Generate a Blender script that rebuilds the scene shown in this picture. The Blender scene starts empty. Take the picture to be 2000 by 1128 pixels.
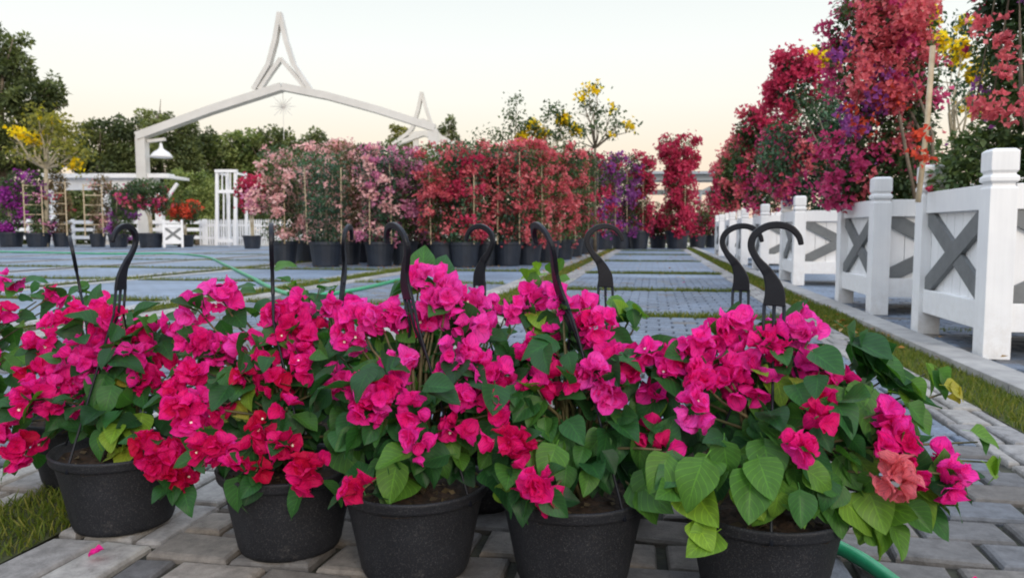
import bpy, math, random
import numpy as np
from mathutils import Vector
R = math.radians
C = bpy.context.scene.collection
sc = bpy.context.scene
rng = np.random.default_rng(7)
random.seed(7)

# ------------------------------------------------------------------ camera
FPX, HC, PITCH = 1480.0, 0.58, R(4.405)
cam_d = bpy.data.cameras.new("camera"); cam = bpy.data.objects.new("camera", cam_d); C.objects.link(cam)
cam_d.sensor_width = 36; cam_d.lens = FPX / 2000 * 36
cam_d.clip_start = 0.05; cam_d.clip_end = 3000
cam.location = (0, 0, HC); cam.rotation_euler = (math.pi / 2 - PITCH, 0, 0)
cam_d.dof.use_dof = True; cam_d.dof.focus_distance = 1.35; cam_d.dof.aperture_fstop = 9.0
sc.camera = cam
# ------------------------------------------------------------------ world and sun
w = bpy.data.worlds.new("World"); sc.world = w; w.use_nodes = True
nt = w.node_tree; nt.nodes.clear()
wo = nt.nodes.new('ShaderNodeOutputWorld'); bg = nt.nodes.new('ShaderNodeBackground')
tc = nt.nodes.new('ShaderNodeTexCoord'); sx = nt.nodes.new('ShaderNodeSeparateXYZ'); rp = nt.nodes.new('ShaderNodeValToRGB')
nt.links.new(tc.outputs['Generated'], sx.inputs[0]); nt.links.new(sx.outputs['Z'], rp.inputs[0])
cr = rp.color_ramp; cr.elements.remove(cr.elements[1])
SKY_GAIN = 1.01
SKY = [(0.0, (.90, .68, .53)), (.045, (.96, .76, .60)), (.10, (.97, .85, .69)), (.165, (.97, .955, .87)), (.225, (.955, .975, .94)),
       (.29, (.88, .925, .91)), (.42, (.95, 1.06, 1.2)), (.6, (1.3, 1.42, 1.6)), (1.0, (1.3, 1.5, 1.85))]
cr.elements[0].position = 0; cr.elements[0].color = tuple(SKY_GAIN * k for k in SKY[0][1]) + (1,)
for p, c in SKY[1:]:
    e = cr.elements.new(p); e.color = tuple(SKY_GAIN * k for k in c) + (1,)
sky = nt.nodes.new('ShaderNodeTexSky'); sky.sky_type = 'NISHITA'; sky.sun_disc = False
sky.sun_elevation = R(12); sky.sun_rotation = R(160); sky.air_density = 1.2; sky.dust_density = 2.5
scl = nt.nodes.new('ShaderNodeVectorMath'); scl.operation = 'SCALE'; scl.inputs['Scale'].default_value = 0.10
mx = nt.nodes.new('ShaderNodeMix'); mx.data_type = 'RGBA'; mx.inputs['Factor'].default_value = 0.9
nt.links.new(sky.outputs[0], scl.inputs[0]); nt.links.new(scl.outputs[0], mx.inputs['A']); nt.links.new(rp.outputs[0], mx.inputs['B'])
nt.links.new(mx.outputs['Result'], bg.inputs[0]); bg.inputs[1].default_value = 1.0; nt.links.new(bg.outputs[0], wo.inputs[0])
sd = bpy.data.lights.new("sun", 'SUN'); sun = bpy.data.objects.new("sun", sd); C.objects.link(sun)
sd.energy = 1.35; sd.angle = R(18); sd.color = (1, .86, .72)
sun.rotation_euler = (R(66), 0, R(20))      # low, from behind the camera
sc.view_settings.view_transform = 'Standard'; sc.view_settings.look = 'None'
sc.view_settings.exposure = 0.14; sc.view_settings.gamma = 1
sc.cycles.use_denoising = True; sc.cycles.max_bounces = 6; sc.cycles.diffuse_bounces = 3
sc.cycles.transparent_max_bounces = 4; sc.cycles.filter_width = 1.9

# ------------------------------------------------------------------ geometry of the view, used to lay the place out
def ray(px, py):
    x = (px - 1000) / FPX; y = (564 - py) / FPX
    return np.array([x, math.cos(PITCH) + y * math.sin(PITCH), -math.sin(PITCH) + y * math.cos(PITCH)])
def at(px, py, Y):
    d = ray(px, py); return np.array([0, 0, HC]) + d * (Y / d[1])
def gx(px, Y):                       # ground point under column px at distance Y
    # iterate once: camera depth of a ground point
    zc = Y * math.cos(PITCH) + HC * math.sin(PITCH)
    return np.array([(px - 1000) / FPX * zc, Y, 0.0])
TH = R(10.5); CT, ST = math.cos(TH), math.sin(TH)
def uv(u, v, z=0.0): return (u * CT + v * ST, -u * ST + v * CT, z)

# ------------------------------------------------------------------ materials
def newmat(name):
    m = bpy.data.materials.new(name); m.use_nodes = True
    n = m.node_tree; n.nodes.clear(); o = n.nodes.new('ShaderNodeOutputMaterial')
    return m, n, o
def N(n, t, **k):
    x = n.nodes.new(t)
    for a, b in k.items(): setattr(x, a, b)
    return x
def mixc(n, f, a, b, blend='MIX'):
    m = N(n, 'ShaderNodeMix', data_type='RGBA', blend_type=blend)
    for s, v in (('Factor', f), ('A', a), ('B', b)):
        if isinstance(v, (int, float)): m.inputs[s].default_value = v
        elif isinstance(v, tuple): m.inputs[s].default_value = v + (1,)
        else: n.links.new(v, m.inputs[s])
    return m.outputs['Result']
def ramp(n, src, stops):
    r = N(n, 'ShaderNodeValToRGB'); e = r.color_ramp; e.elements.remove(e.elements[1])
    e.elements[0].position = stops[0][0]; e.elements[0].color = stops[0][1] + (1,)
    for p, c in stops[1:]:
        q = e.elements.new(p); q.color = c + (1,)
    n.links.new(src, r.inputs[0]); return r.outputs[0]
def noise(n, scale, detail=4, vec=None, rough=.55):
    t = N(n, 'ShaderNodeTexNoise'); t.inputs['Scale'].default_value = scale; t.inputs['Detail'].default_value = detail
    t.inputs['Roughness'].default_value = rough
    if vec is not None: n.links.new(vec, t.inputs['Vector'])
    return t.outputs['Fac']
def objco(n): return N(n, 'ShaderNodeTexCoord').outputs['Object']
def mat_simple(name, c1, c2, scale, rough=.6, bump=0.0, bscale=None, spec=.5, metal=0, detail=5):
    m, n, o = newmat(name); b = N(n, 'ShaderNodeBsdfPrincipled'); oc = objco(n)
    f = noise(n, scale, detail, oc)
    n.links.new(ramp(n, f, [(.35, c1), (.65, c2)]), b.inputs['Base Color'])
    b.inputs['Roughness'].default_value = rough; b.inputs['Specular IOR Level'].default_value = spec; b.inputs['Metallic'].default_value = metal
    if bump:
        bp = N(n, 'ShaderNodeBump'); bp.inputs['Strength'].default_value = bump; bp.inputs['Distance'].default_value = .003
        n.links.new(noise(n, bscale or scale * 4, 4, oc), bp.inputs['Height']); n.links.new(bp.outputs[0], b.inputs['Normal'])
    n.links.new(b.outputs[0], o.inputs[0]); return m
def mat_leaf(name, stops, veins=True, trans=.3, rough=.42, spec=.45):
    m, n, o = newmat(name)
    a = N(n, 'ShaderNodeAttribute', attribute_name='tint')
    col = ramp(n, a.outputs['Fac'], stops)
    oc = objco(n)
    col = mixc(n, .35, col, ramp(n, noise(n, 60, 3, oc), [(.3, (.35, .35, .3)), (.7, (1, 1, 1))]), 'MULTIPLY')
    b = N(n, 'ShaderNodeBsdfPrincipled'); b.inputs['Roughness'].default_value = rough; b.inputs['Specular IOR Level'].default_value = spec
    if veins:
        uvn = N(n, 'ShaderNodeUVMap'); s = N(n, 'ShaderNodeSeparateXYZ'); n.links.new(uvn.outputs[0], s.inputs[0])
        ax = N(n, 'ShaderNodeMath', operation='ABSOLUTE'); sb = N(n, 'ShaderNodeMath', operation='SUBTRACT'); sb.inputs[1].default_value = .5
        n.links.new(s.outputs['X'], sb.inputs[0]); n.links.new(sb.outputs[0], ax.inputs[0])
        # side veins: fract((v - |x|*0.9) * 6) near 0
        m1 = N(n, 'ShaderNodeMath', operation='MULTIPLY'); m1.inputs[1].default_value = .8; n.links.new(ax.outputs[0], m1.inputs[0])
        m2 = N(n, 'ShaderNodeMath', operation='SUBTRACT'); n.links.new(s.outputs['Y'], m2.inputs[0]); n.links.new(m1.outputs[0], m2.inputs[1])
        m3 = N(n, 'ShaderNodeMath', operation='MULTIPLY'); m3.inputs[1].default_value = 6.5; n.links.new(m2.outputs[0], m3.inputs[0])
        m4 = N(n, 'ShaderNodeMath', operation='PINGPONG'); m4.inputs[1].default_value = .5; n.links.new(m3.outputs[0], m4.inputs[0])
        v1 = N(n, 'ShaderNodeMath', operation='LESS_THAN'); v1.inputs[1].default_value = .06; n.links.new(m4.outputs[0], v1.inputs[0])
        v2 = N(n, 'ShaderNodeMath', operation='LESS_THAN'); v2.inputs[1].default_value = .02; n.links.new(ax.outputs[0], v2.inputs[0])
        vv = N(n, 'ShaderNodeMath', operation='MAXIMUM'); n.links.new(v1.outputs[0], vv.inputs[0]); n.links.new(v2.outputs[0], vv.inputs[1])
        vf = N(n, 'ShaderNodeMath', operation='MULTIPLY'); vf.inputs[1].default_value = .55; n.links.new(vv.outputs[0], vf.inputs[0])
        col = mixc(n, vf.outputs[0], col, (1.0, 1.1, .6), 'SOFT_LIGHT')
        bp = N(n, 'ShaderNodeBump'); bp.inputs['Strength'].default_value = .5; bp.inputs['Distance'].default_value = .001; bp.invert = True
        n.links.new(vv.outputs[0], bp.inputs['Height']); n.links.new(bp.outputs[0], b.inputs['Normal'])
    n.links.new(col, b.inputs['Base Color'])
    t = N(n, 'ShaderNodeBsdfTranslucent'); n.links.new(mixc(n, 1.0, col, (1.5, 1.45, .6), 'MULTIPLY'), t.inputs[0])
    mm = N(n, 'ShaderNodeMixShader'); mm.inputs[0].default_value = trans
    n.links.new(b.outputs[0], mm.inputs[1]); n.links.new(t.outputs[0], mm.inputs[2]); n.links.new(mm.outputs[0], o.inputs[0])
    return m
def mat_bract(name, stops, trans=.42, fine=True):
    m, n, o = newmat(name)
    a = N(n, 'ShaderNodeAttribute', attribute_name='tint')
    col = ramp(n, a.outputs['Fac'], stops)
    d = N(n, 'ShaderNodeBsdfPrincipled'); d.inputs['Roughness'].default_value = .62; d.inputs['Specular IOR Level'].default_value = .2
    if fine:
        uvn = N(n, 'ShaderNodeUVMap'); wv = N(n, 'ShaderNodeTexNoise'); mp = N(n, 'ShaderNodeMapping'); mp.inputs['Scale'].default_value = (19, 2.5, 1)
        n.links.new(uvn.outputs[0], mp.inputs[0]); n.links.new(mp.outputs[0], wv.inputs['Vector']); wv.inputs['Scale'].default_value = 1; wv.inputs['Detail'].default_value = 3
        col = mixc(n, .5, col, ramp(n, wv.outputs['Fac'], [(.36, (.30, .30, .38)), (.56, (1, 1, 1))]), 'MULTIPLY')
        bp = N(n, 'ShaderNodeBump'); bp.inputs['Strength'].default_value = .5; bp.inputs['Distance'].default_value = .0012
        n.links.new(wv.outputs['Fac'], bp.inputs['Height']); n.links.new(bp.outputs[0], d.inputs['Normal'])
    n.links.new(col, d.inputs['Base Color'])
    t = N(n, 'ShaderNodeBsdfTranslucent'); n.links.new(mixc(n, 1.0, col, (1.15, 1.2, 1.1), 'MULTIPLY'), t.inputs[0])
    mm = N(n, 'ShaderNodeMixShader'); mm.inputs[0].default_value = trans
    n.links.new(d.outputs[0], mm.inputs[1]); n.links.new(t.outputs[0], mm.inputs[2]); n.links.new(mm.outputs[0], o.inputs[0])
    return m
M = {}
M['leaf'] = mat_leaf('bougainvillea_leaf', [(0, (.014, .055, .02)), (.35, (.03, .125, .034)), (.6, (.085, .215, .03)), (.85, (.22, .38, .04)), (1, (.40, .34, .05))], rough=.5, spec=.35, trans=.34)
M['bract'] = mat_bract('magenta_bract', [(0, (.62, .004, .06)), (.3, (.86, .010, .21)), (.65, (.96, .030, .40)), (1, (.96, .09, .56))], trans=.38)
M['bract_dry'] = mat_bract('faded_coral_bract', [(0, (.75, .08, .12)), (1, (.85, .2, .25))])
def fl(name, c, d): return mat_bract(name, [(0, tuple(x * .55 for x in c)), (.5, c), (1, d)], trans=.35, fine=False)
M['f_crimson'] = fl('crimson_bract', (.52, .035, .10), (.70, .09, .19))
M['f_coral'] = fl('coral_bract', (.66, .12, .155), (.82, .29, .31))
M['f_magenta'] = fl('deep_magenta_bract', (.62, .06, .21), (.76, .17, .34))
M['f_pink'] = fl('pale_pink_bract', (.84, .46, .47), (.93, .70, .67))
M['f_mauve'] = fl('mauve_bract', (.66, .22, .40), (.78, .40, .56))
M['f_purple'] = fl('purple_bract', (.30, .07, .31), (.46, .17, .50))
M['f_violet'] = fl('violet_bract', (.38, .04, .36), (.55, .12, .54))
M['f_yellow'] = fl('yellow_petal', (.88, .60, .01), (.95, .80, .03))
M['f_orange'] = fl('orange_red_bract', (.68, .075, .04), (.82, .17, .09))
M['farleaf'] = mat_leaf('crown_leaf', [(0, (.025, .045, .024)), (.5, (.055, .105, .045)), (1, (.13, .19, .075))], veins=False, rough=.55, spec=.3)
M['farleaf_teal'] = mat_leaf('cool_green_leaf', [(0, (.02, .05, .04)), (.5, (.04, .11, .065)), (1, (.10, .20, .11))], veins=False, rough=.5)
M['dryleaf'] = mat_leaf('dry_leaf', [(0, (.06, .05, .035)), (.5, (.13, .10, .06)), (1, (.26, .20, .12))], veins=False, rough=.8, spec=.2)
M['treeleaf'] = mat_leaf('tree_leaf', [(0, (.04, .058, .028)), (.5, (.115, .15, .062)), (1, (.26, .30, .12))], veins=False, rough=.6, spec=.25)
M['treeleaf_light'] = mat_leaf('light_tree_leaf', [(0, (.06, .10, .035)), (.5, (.17, .23, .07)), (1, (.38, .44, .17))], veins=False, rough=.6, spec=.25)
M['olive'] = mat_leaf('olive_leaf', [(0, (.10, .11, .02)), (.5, (.22, .22, .04)), (1, (.36, .34, .07))], veins=False, rough=.6, spec=.25)
M['grassblade'] = mat_leaf('grass_blade', [(0, (.05, .09, .012)), (.5, (.12, .17, .025)), (1, (.27, .25, .06))], veins=False, rough=.6, spec=.2)
M['litter'] = mat_leaf('fallen_leaf', [(0, (.20, .06, .03)), (.5, (.45, .22, .06)), (1, (.65, .42, .20))], veins=False, rough=.8, spec=.2)
M['bark'] = mat_simple('bark', (.10, .08, .06), (.22, .18, .13), 9, .9, .8)
M['palebark'] = mat_simple('pale_bark', (.30, .26, .18), (.48, .42, .30), 9, .9, .5)
M['twig'] = mat_simple('green_brown_twig', (.05, .06, .02), (.14, .11, .05), 40, .7)
M['bamboo'] = mat_simple('bamboo_cane', (.42, .32, .20), (.62, .52, .36), 12, .6)
M['soil'] = mat_simple('potting_soil', (.012, .008, .005), (.055, .030, .017), 90, .95, 1.0, 120)
M['white'] = mat_simple('white_painted_wood', (.80, .81, .83), (.85, .86, .87), 5, .45, .25, 60)
def white_mat():
    m, n, o = newmat('weathered_white_paint'); b = N(n, 'ShaderNodeBsdfPrincipled'); oc = objco(n)
    col = ramp(n, noise(n, 5, 6, oc), [(.3, (.77, .78, .80)), (.7, (.85, .86, .87))])
    mp = N(n, 'ShaderNodeMapping'); mp.inputs['Scale'].default_value = (60, 60, 3); n.links.new(oc, mp.inputs[0])
    gr = noise(n, 1, 3, mp.outputs[0]); col = mixc(n, .3, col, ramp(n, gr, [(.35, (.88, .88, .88)), (.6, (1, 1, 1))]), 'MULTIPLY')
    sz = N(n, 'ShaderNodeSeparateXYZ'); n.links.new(oc, sz.inputs[0])
    mr = N(n, 'ShaderNodeMapRange'); mr.inputs['From Min'].default_value = 0; mr.inputs['From Max'].default_value = .30; mr.inputs['To Min'].default_value = .28; mr.inputs['To Max'].default_value = .0
    n.links.new(sz.outputs['Z'], mr.inputs[0]); mu = N(n, 'ShaderNodeMath', operation='MULTIPLY'); n.links.new(mr.outputs[0], mu.inputs[0])
    rr = N(n, 'ShaderNodeMapRange'); rr.inputs['From Min'].default_value = .42; rr.inputs['From Max'].default_value = .62; n.links.new(noise(n, 22, 8, oc, .75), rr.inputs[0]); n.links.new(rr.outputs[0], mu.inputs[1])
    col = mixc(n, mu.outputs[0], col, (.42, .36, .28))
    n.links.new(col, b.inputs['Base Color']); b.inputs['Roughness'].default_value = .48
    bp = N(n, 'ShaderNodeBump'); bp.inputs['Strength'].default_value = .35; bp.inputs['Distance'].default_value = .002
    n.links.new(gr, bp.inputs['Height']); n.links.new(bp.outputs[0], b.inputs['Normal']); n.links.new(b.outputs[0], o.inputs[0]); return m
M['white'] = white_mat()
M['grey'] = mat_simple('grey_painted_wood', (.135, .145, .15), (.17, .18, .185), 14, .55, .3, 80)
M['gatewhite'] = mat_simple('offwhite_steel', (.56, .55, .52), (.64, .63, .60), 1.5, .5)
M['hose'] = mat_simple('green_hose', (.015, .26, .11), (.03, .36, .17), 20, .35)
M['concrete'] = mat_simple('pale_concrete', (.26, .255, .25), (.38, .37, .355), 9, .85, .8, 90, detail=8)
M['bridge'] = mat_simple('bridge_concrete', (.26, .30, .36), (.33, .37, .42), .05, .8)
M['dirt'] = mat_simple('joint_dirt', (.022, .022, .018), (.05, .05, .03), 20, .95, .8)
M['grassbase'] = mat_simple('grass_soil', (.035, .045, .012), (.07, .075, .025), 25, .95, .8)
M['whiteflower'] = mat_simple('white_floret', (.85, .80, .62), (.92, .90, .80), 10, .5)
# matte recycled plastic
def pot_mat(name, c, d):
    m, n, o = newmat(name); b = N(n, 'ShaderNodeBsdfPrincipled'); oc = objco(n)
    big = ramp(n, noise(n, 9, 5, oc), [(.35, c), (.7, d)])
    sp = ramp(n, noise(n, 420, 2, oc), [(.55, (0, 0, 0)), (.72, (1, 1, 1))])
    col = mixc(n, .04, big, sp, 'ADD')
    du = ramp(n, noise(n, 30, 6, oc, .7), [(.6, (0, 0, 0)), (.85, (.05, .045, .04))])
    col = mixc(n, 1.0, col, du, 'ADD')
    n.links.new(col, b.inputs['Base Color']); b.inputs['Roughness'].default_value = .62; b.inputs['Specular IOR Level'].default_value = .35
    bp = N(n, 'ShaderNodeBump'); bp.inputs['Strength'].default_value = .55; bp.inputs['Distance'].default_value = .001
    n.links.new(noise(n, 330, 3, oc), bp.inputs['Height']); n.links.new(bp.outputs[0], b.inputs['Normal'])
    n.links.new(b.outputs[0], o.inputs[0]); return m
M['pot'] = pot_mat('black_recycled_plastic', (.009, .010, .014), (.016, .018, .024))
M['potfar'] = mat_simple('dark_nursery_plastic', (.009, .014, .024), (.016, .023, .038), 6, .5)
M['hook'] = mat_simple('black_hook_plastic', (.005, .006, .011), (.009, .012, .019), 12, .42, .1, 80, spec=.25)
# pavers with a tone per block (attribute tint)
def paver_mat(name, stops, rough=.62):
    m, n, o = newmat(name); b = N(n, 'ShaderNodeBsdfPrincipled'); oc = objco(n)
    a = N(n, 'ShaderNodeAttribute', attribute_name='tint')
    col = ramp(n, a.outputs['Fac'], stops)
    col = mixc(n, .8, col, ramp(n, noise(n, 30, 8, oc, .7), [(.3, (.40, .38, .36)), (.62, (1.15, 1.12, 1.08))]), 'MULTIPLY')
    col = mixc(n, .7, col, ramp(n, noise(n, 2.2, 5, oc), [(.33, (.62, .60, .58)), (.6, (1, 1, 1))]), 'MULTIPLY')
    n.links.new(col, b.inputs['Base Color']); b.inputs['Roughness'].default_value = rough; b.inputs['Specular IOR Level'].default_value = .5
    bp = N(n, 'ShaderNodeBump'); bp.inputs['Strength'].default_value = .9; bp.inputs['Distance'].default_value = .003
    n.links.new(noise(n, 140, 6, oc, .7), bp.inputs['Height']); n.links.new(bp.outputs[0], b.inputs['Normal'])
    n.links.new(b.outputs[0], o.inputs[0]); return m
M['paver'] = paver_mat('sky_tinted_paver', [(0, (.105, .14, .20)), (.45, (.17, .22, .30)), (.62, (.135, .135, .14)), (.8, (.19, .175, .16)), (1, (.32, .29, .26))])  # low tones: grazing sky reflection painted in as blue; high tones: warm grey block
M['paver_light'] = paver_mat('pale_edging_paver', [(0, (.23, .23, .24)), (.5, (.32, .315, .315)), (1, (.42, .41, .39))])
def brick_sheet(name, c1, c2, mortar, bw=.2, bh=.12):
    m, n, o = newmat(name); b = N(n, 'ShaderNodeBsdfPrincipled'); oc = objco(n)
    mp = N(n, 'ShaderNodeMapping'); n.links.new(oc, mp.inputs[0]); mp.inputs['Rotation'].default_value = (0, 0, TH)
    br = N(n, 'ShaderNodeTexBrick'); n.links.new(mp.outputs[0], br.inputs[0]); br.inputs['Scale'].default_value = 1
    br.inputs['Brick Width'].default_value = bw; br.inputs['Row Height'].default_value = bh; br.inputs['Mortar Size'].default_value = .008
    br.inputs['Color1'].default_value = c1 + (1,); br.inputs['Color2'].default_value = c2 + (1,); br.inputs['Mortar'].default_value = mortar + (1,)
    col = mixc(n, .8, br.outputs[0], ramp(n, noise(n, .9, 6, oc), [(.3, (.62, .62, .6)), (.65, (1.1, 1.1, 1.1))]), 'MULTIPLY')
    n.links.new(col, b.inputs['Base Color']); b.inputs['Roughness'].default_value = .55
    n.links.new(b.outputs[0], o.inputs[0]); return m
M['pavfar'] = brick_sheet('far_sky_tinted_paving', (.16, .215, .30), (.21, .27, .365), (.12, .155, .19))  # blue of the reflected sky is put into the base colour
M['lightfar'] = brick_sheet('far_pale_edging', (.33, .33, .34), (.42, .41, .40), (.15, .15, .14), .1, .2)
def ground_mat():
    m, n, o = newmat('sandy_ground'); b = N(n, 'ShaderNodeBsdfPrincipled'); oc = objco(n)
    n.links.new(ramp(n, noise(n, .12, 8, oc), [(.35, (.10, .13, .05)), (.5, (.42, .38, .32)), (.7, (.52, .47, .41))]), b.inputs['Base Color'])
    b.inputs['Roughness'].default_value = .95; n.links.new(b.outputs[0], o.inputs[0]); return m
M['ground'] = ground_mat()

# ------------------------------------------------------------------ mesh helpers
class MB:
    def __init__(s): s.v = []; s.f = []
    def add(s, v, f):
        o = len(s.v); s.v += [tuple(map(float, p)) for p in v]; s.f += [tuple(i + o for i in q) for q in f]; return s
    def box(s, c, d, rz=0.0):
        x, y, z = (k / 2 for k in d); co, si = math.cos(rz), math.sin(rz)
        vs = [(c[0] + a * x * co - b * y * si, c[1] + a * x * si + b * y * co, c[2] + e * z) for e in (-1, 1) for b in (-1, 1) for a in (-1, 1)]
        return s.add(vs, [(0, 2, 3, 1), (4, 5, 7, 6), (0, 1, 5, 4), (2, 6, 7, 3), (0, 4, 6, 2), (1, 3, 7, 5)])
    def bar(s, a, b, w, t, side=(0, 1, 0)):
        a = np.array(a, float); b = np.array(b, float); d = (b - a) / np.linalg.norm(b - a)
        n = np.array(side, float); n -= d * n.dot(d); n /= np.linalg.norm(n); q = np.cross(d, n)
        vs = [p + q * i * w / 2 + n * j * t / 2 for p in (a, b) for i, j in ((-1, -1), (1, -1), (1, 1), (-1, 1))]
        return s.add(vs, [(3, 2, 1, 0), (4, 5, 6, 7), (0, 1, 5, 4), (1, 2, 6, 5), (2, 3, 7, 6), (3, 0, 4, 7)])
    def tube(s, pts, rad, n=6):
        pts = [np.array(p, float) for p in pts]; k = len(pts)
        if not hasattr(rad, '__len__'): rad = [rad] * k
        vs = []; ref = np.array([.3, .5, .81])
        for i, p in enumerate(pts):
            d = pts[min(i + 1, k - 1)] - pts[max(i - 1, 0)]; d = d / (np.linalg.norm(d) + 1e-9)
            a = np.cross(d, ref); a /= (np.linalg.norm(a) + 1e-9); b = np.cross(d, a)
            for j in range(n):
                t = 2 * math.pi * j / n; vs.append(p + (a * math.cos(t) + b * math.sin(t)) * rad[i])
        fs = [(i * n + j, i * n + (j + 1) % n, (i + 1) * n + (j + 1) % n, (i + 1) * n + j) for i in range(k - 1) for j in range(n)]
        fs += [tuple(range(n - 1, -1, -1)), tuple((k - 1) * n + j for j in range(n))]
        return s.add(vs, fs)
    def lathe(s, prof, n=32, c=(0, 0, 0), wob=0.0):
        vs = []; k = len(prof)
        for r, z in prof:
            for j in range(n):
                t = 2 * math.pi * j / n; q = r * (1 + wob * math.sin(2 * t + 1))
                vs.append((c[0] + q * math.cos(t), c[1] + q * math.sin(t), c[2] + z))
        fs = [(i * n + j, i * n + (j + 1) % n, (i + 1) * n + (j + 1) % n, (i + 1) * n + j) for i in range(k - 1) for j in range(n)]
        return s.add(vs, fs)
    def build(s, name, mat, parent=None, smooth=False, bevel=0.0, kind=None):
        me = bpy.data.meshes.new(name); me.from_pydata(s.v, [], s.f); me.update()
        if smooth: me.polygons.foreach_set('use_smooth', [True] * len(me.polygons))
        me.materials.append(mat); o = bpy.data.objects.new(name, me); C.objects.link(o); o.parent = parent
        if kind: o['kind'] = kind
        if bevel:
            b = o.modifiers.new('bevel', 'BEVEL'); b.width = bevel; b.segments = 2; b.limit_method = 'ANGLE'
        return o
def thing(name, label, cat, loc=(0, 0, 0), rz=0, group=None):
    o = bpy.data.objects.new(name, None); C.objects.link(o); o.location = tuple(map(float, loc)); o.rotation_euler = (0, 0, rz)
    o.empty_display_size = .1
    o['label'] = label; o['category'] = cat; o['kind'] = 'thing'
    if group: o['group'] = group
    return o
def tag(o, label, cat, group=None, kind=None):
    o['label'] = label; o['category'] = cat
    if group: o['group'] = group
    if kind: o['kind'] = kind
    return o

# scatter of templates: T = (verts Kx3, faces list of 4-tuples, uvs Kx2, face material indices)
class Scatter:
    def __init__(s): s.V = []; s.F = []; s.U = []; s.T = []; s.MI = []; s.o = 0
    def add(s, tpl, pos, rot, size, tint, tri=False):
        tv, tf, tu, tm = tpl; pos = np.asarray(pos, float).reshape(-1, 3); n = len(pos)
        if n == 0: return
        rot = np.asarray(rot).reshape(-1, 3, 3); size = np.broadcast_to(np.asarray(size, float), (n,)); tint = np.broadcast_to(np.asarray(tint, float), (n,))
        k = len(tv)
        v = np.einsum('nij,kj->nki', rot, tv) * size[:, None, None] + pos[:, None, :]
        f = tf[None] + (np.arange(n) * k)[:, None, None] + s.o
        s.V.append(v.reshape(-1, 3)); s.F.append(f.reshape(-1, 4)); s.o += n * k
        s.U.append(np.tile(tu[tf.reshape(-1)], (n, 1))); s.T.append(np.repeat(tint, k)); s.MI.append(np.tile(tm, n))
    def build(s, name, mats, parent=None, kind=None):
        V = np.concatenate(s.V); F = np.concatenate(s.F); U = np.concatenate(s.U); T = np.concatenate(s.T); MI = np.concatenate(s.MI)
        me = bpy.data.meshes.new(name); me.vertices.add(len(V)); me.vertices.foreach_set('co', V.astype(np.float32).ravel())
        me.loops.add(F.size); me.loops.foreach_set('vertex_index', F.astype(np.int32).ravel())
        me.polygons.add(len(F)); me.polygons.foreach_set('loop_start', np.arange(0, F.size, 4, dtype=np.int32)); me.polygons.foreach_set('loop_total', np.full(len(F), 4, dtype=np.int32))
        me.polygons.foreach_set('use_smooth', np.ones(len(F), bool)); me.polygons.foreach_set('material_index', MI.astype(np.int32))
        ul = me.uv_layers.new(name='UVMap'); ul.data.foreach_set('uv', U.astype(np.float32).ravel())
        at_ = me.attributes.new('tint', 'FLOAT', 'POINT'); at_.data.foreach_set('value', np.clip(T, 0, 1).astype(np.float32))
        me.update(); me.validate()
        for m in (mats if isinstance(mats, (list, tuple)) else [mats]): me.materials.append(m)
        o = bpy.data.objects.new(name, me); C.objects.link(o); o.parent = parent
        if kind: o['kind'] = kind
        return o
def grid_tpl(rows, cols, fn, petiole=0.0):
    vs, us = [], []
    for i in range(rows + 1):
        t = i / rows
        for j in range(cols + 1):
            x = -1 + 2 * j / cols; vs.append(fn(x, t)); us.append(((x + 1) / 2, t))
    c = cols + 1
    fs = [(i * c + j, i * c + j + 1, (i + 1) * c + j + 1, (i + 1) * c + j) for i in range(rows) for j in range(cols)]
    if petiole:
        o = len(vs)
        for y, z, wd in ((0.02, 0, .014), (-petiole * .5, -.03, .012), (-petiole, -.12, .014)):
            for x in (-wd, wd): vs.append((x, y, z)); us.append((.5, 0))
        fs += [(o, o + 1, o + 3, o + 2), (o + 2, o + 3, o + 5, o + 4)]
    return (np.array(vs, float), np.array(fs, int), np.array(us, float), np.zeros(len(fs), int))
def leafprof(t):
    # cordate base, widest at a third, drawn-out tip
    return .46 * (math.sin(math.pi * min(1, t ** .62)) ** .75 if 0 < t < 1 else 0) * (1 - .25 * t) * (1 + .15 * (1 - t)) + (0.0)
def leaf_tpl(fold, droop, wave, ph, rows=9, cols=6):
    def fn(x, t):
        wd = leafprof(t) + .004
        X = x * wd
        Y = t - .07 * (1 - t) ** 4 * abs(x) * 1.0
        Z = abs(x) * wd * fold - droop * t * t + wave * abs(x) * math.sin(t * 9 + ph + (1.5 if x > 0 else 0))
        return (X, Y - (abs(x) ** 2) * .10 * (1 - t) ** 2, Z)
    return grid_tpl(rows, cols, fn, petiole=.38)
LEAF = [leaf_tpl(.35, .18, .03, 0), leaf_tpl(.15, .30, .04, 2), leaf_tpl(.55, .08, .03, 4), leaf_tpl(.2, .45, .05, 1), leaf_tpl(.42, -.05, .035, 3)]
def bract_tpl(cup, curl, ruf, ph):
    def fn(x, t):
        wd = .50 * (math.sin(math.pi * min(1, t ** .85)) ** .58 if 0 < t < 1 else 0) + .012
        X = x * wd; Z = cup * x * x * wd - curl * t * t + ruf * (abs(x) ** 1.5) * math.sin(t * 11 + ph + x * 2) + .03 * math.sin(t * 7 + ph) * (1 - abs(x))
        return (X, t, Z)
    return grid_tpl(6, 4, fn)
def rotx(a): c, s = math.cos(a), math.sin(a); return np.array([[1, 0, 0], [0, c, -s], [0, s, c]])
def rotz(a): c, s = math.cos(a), math.sin(a); return np.array([[c, -s, 0], [s, c, 0], [0, 0, 1]])
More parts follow.
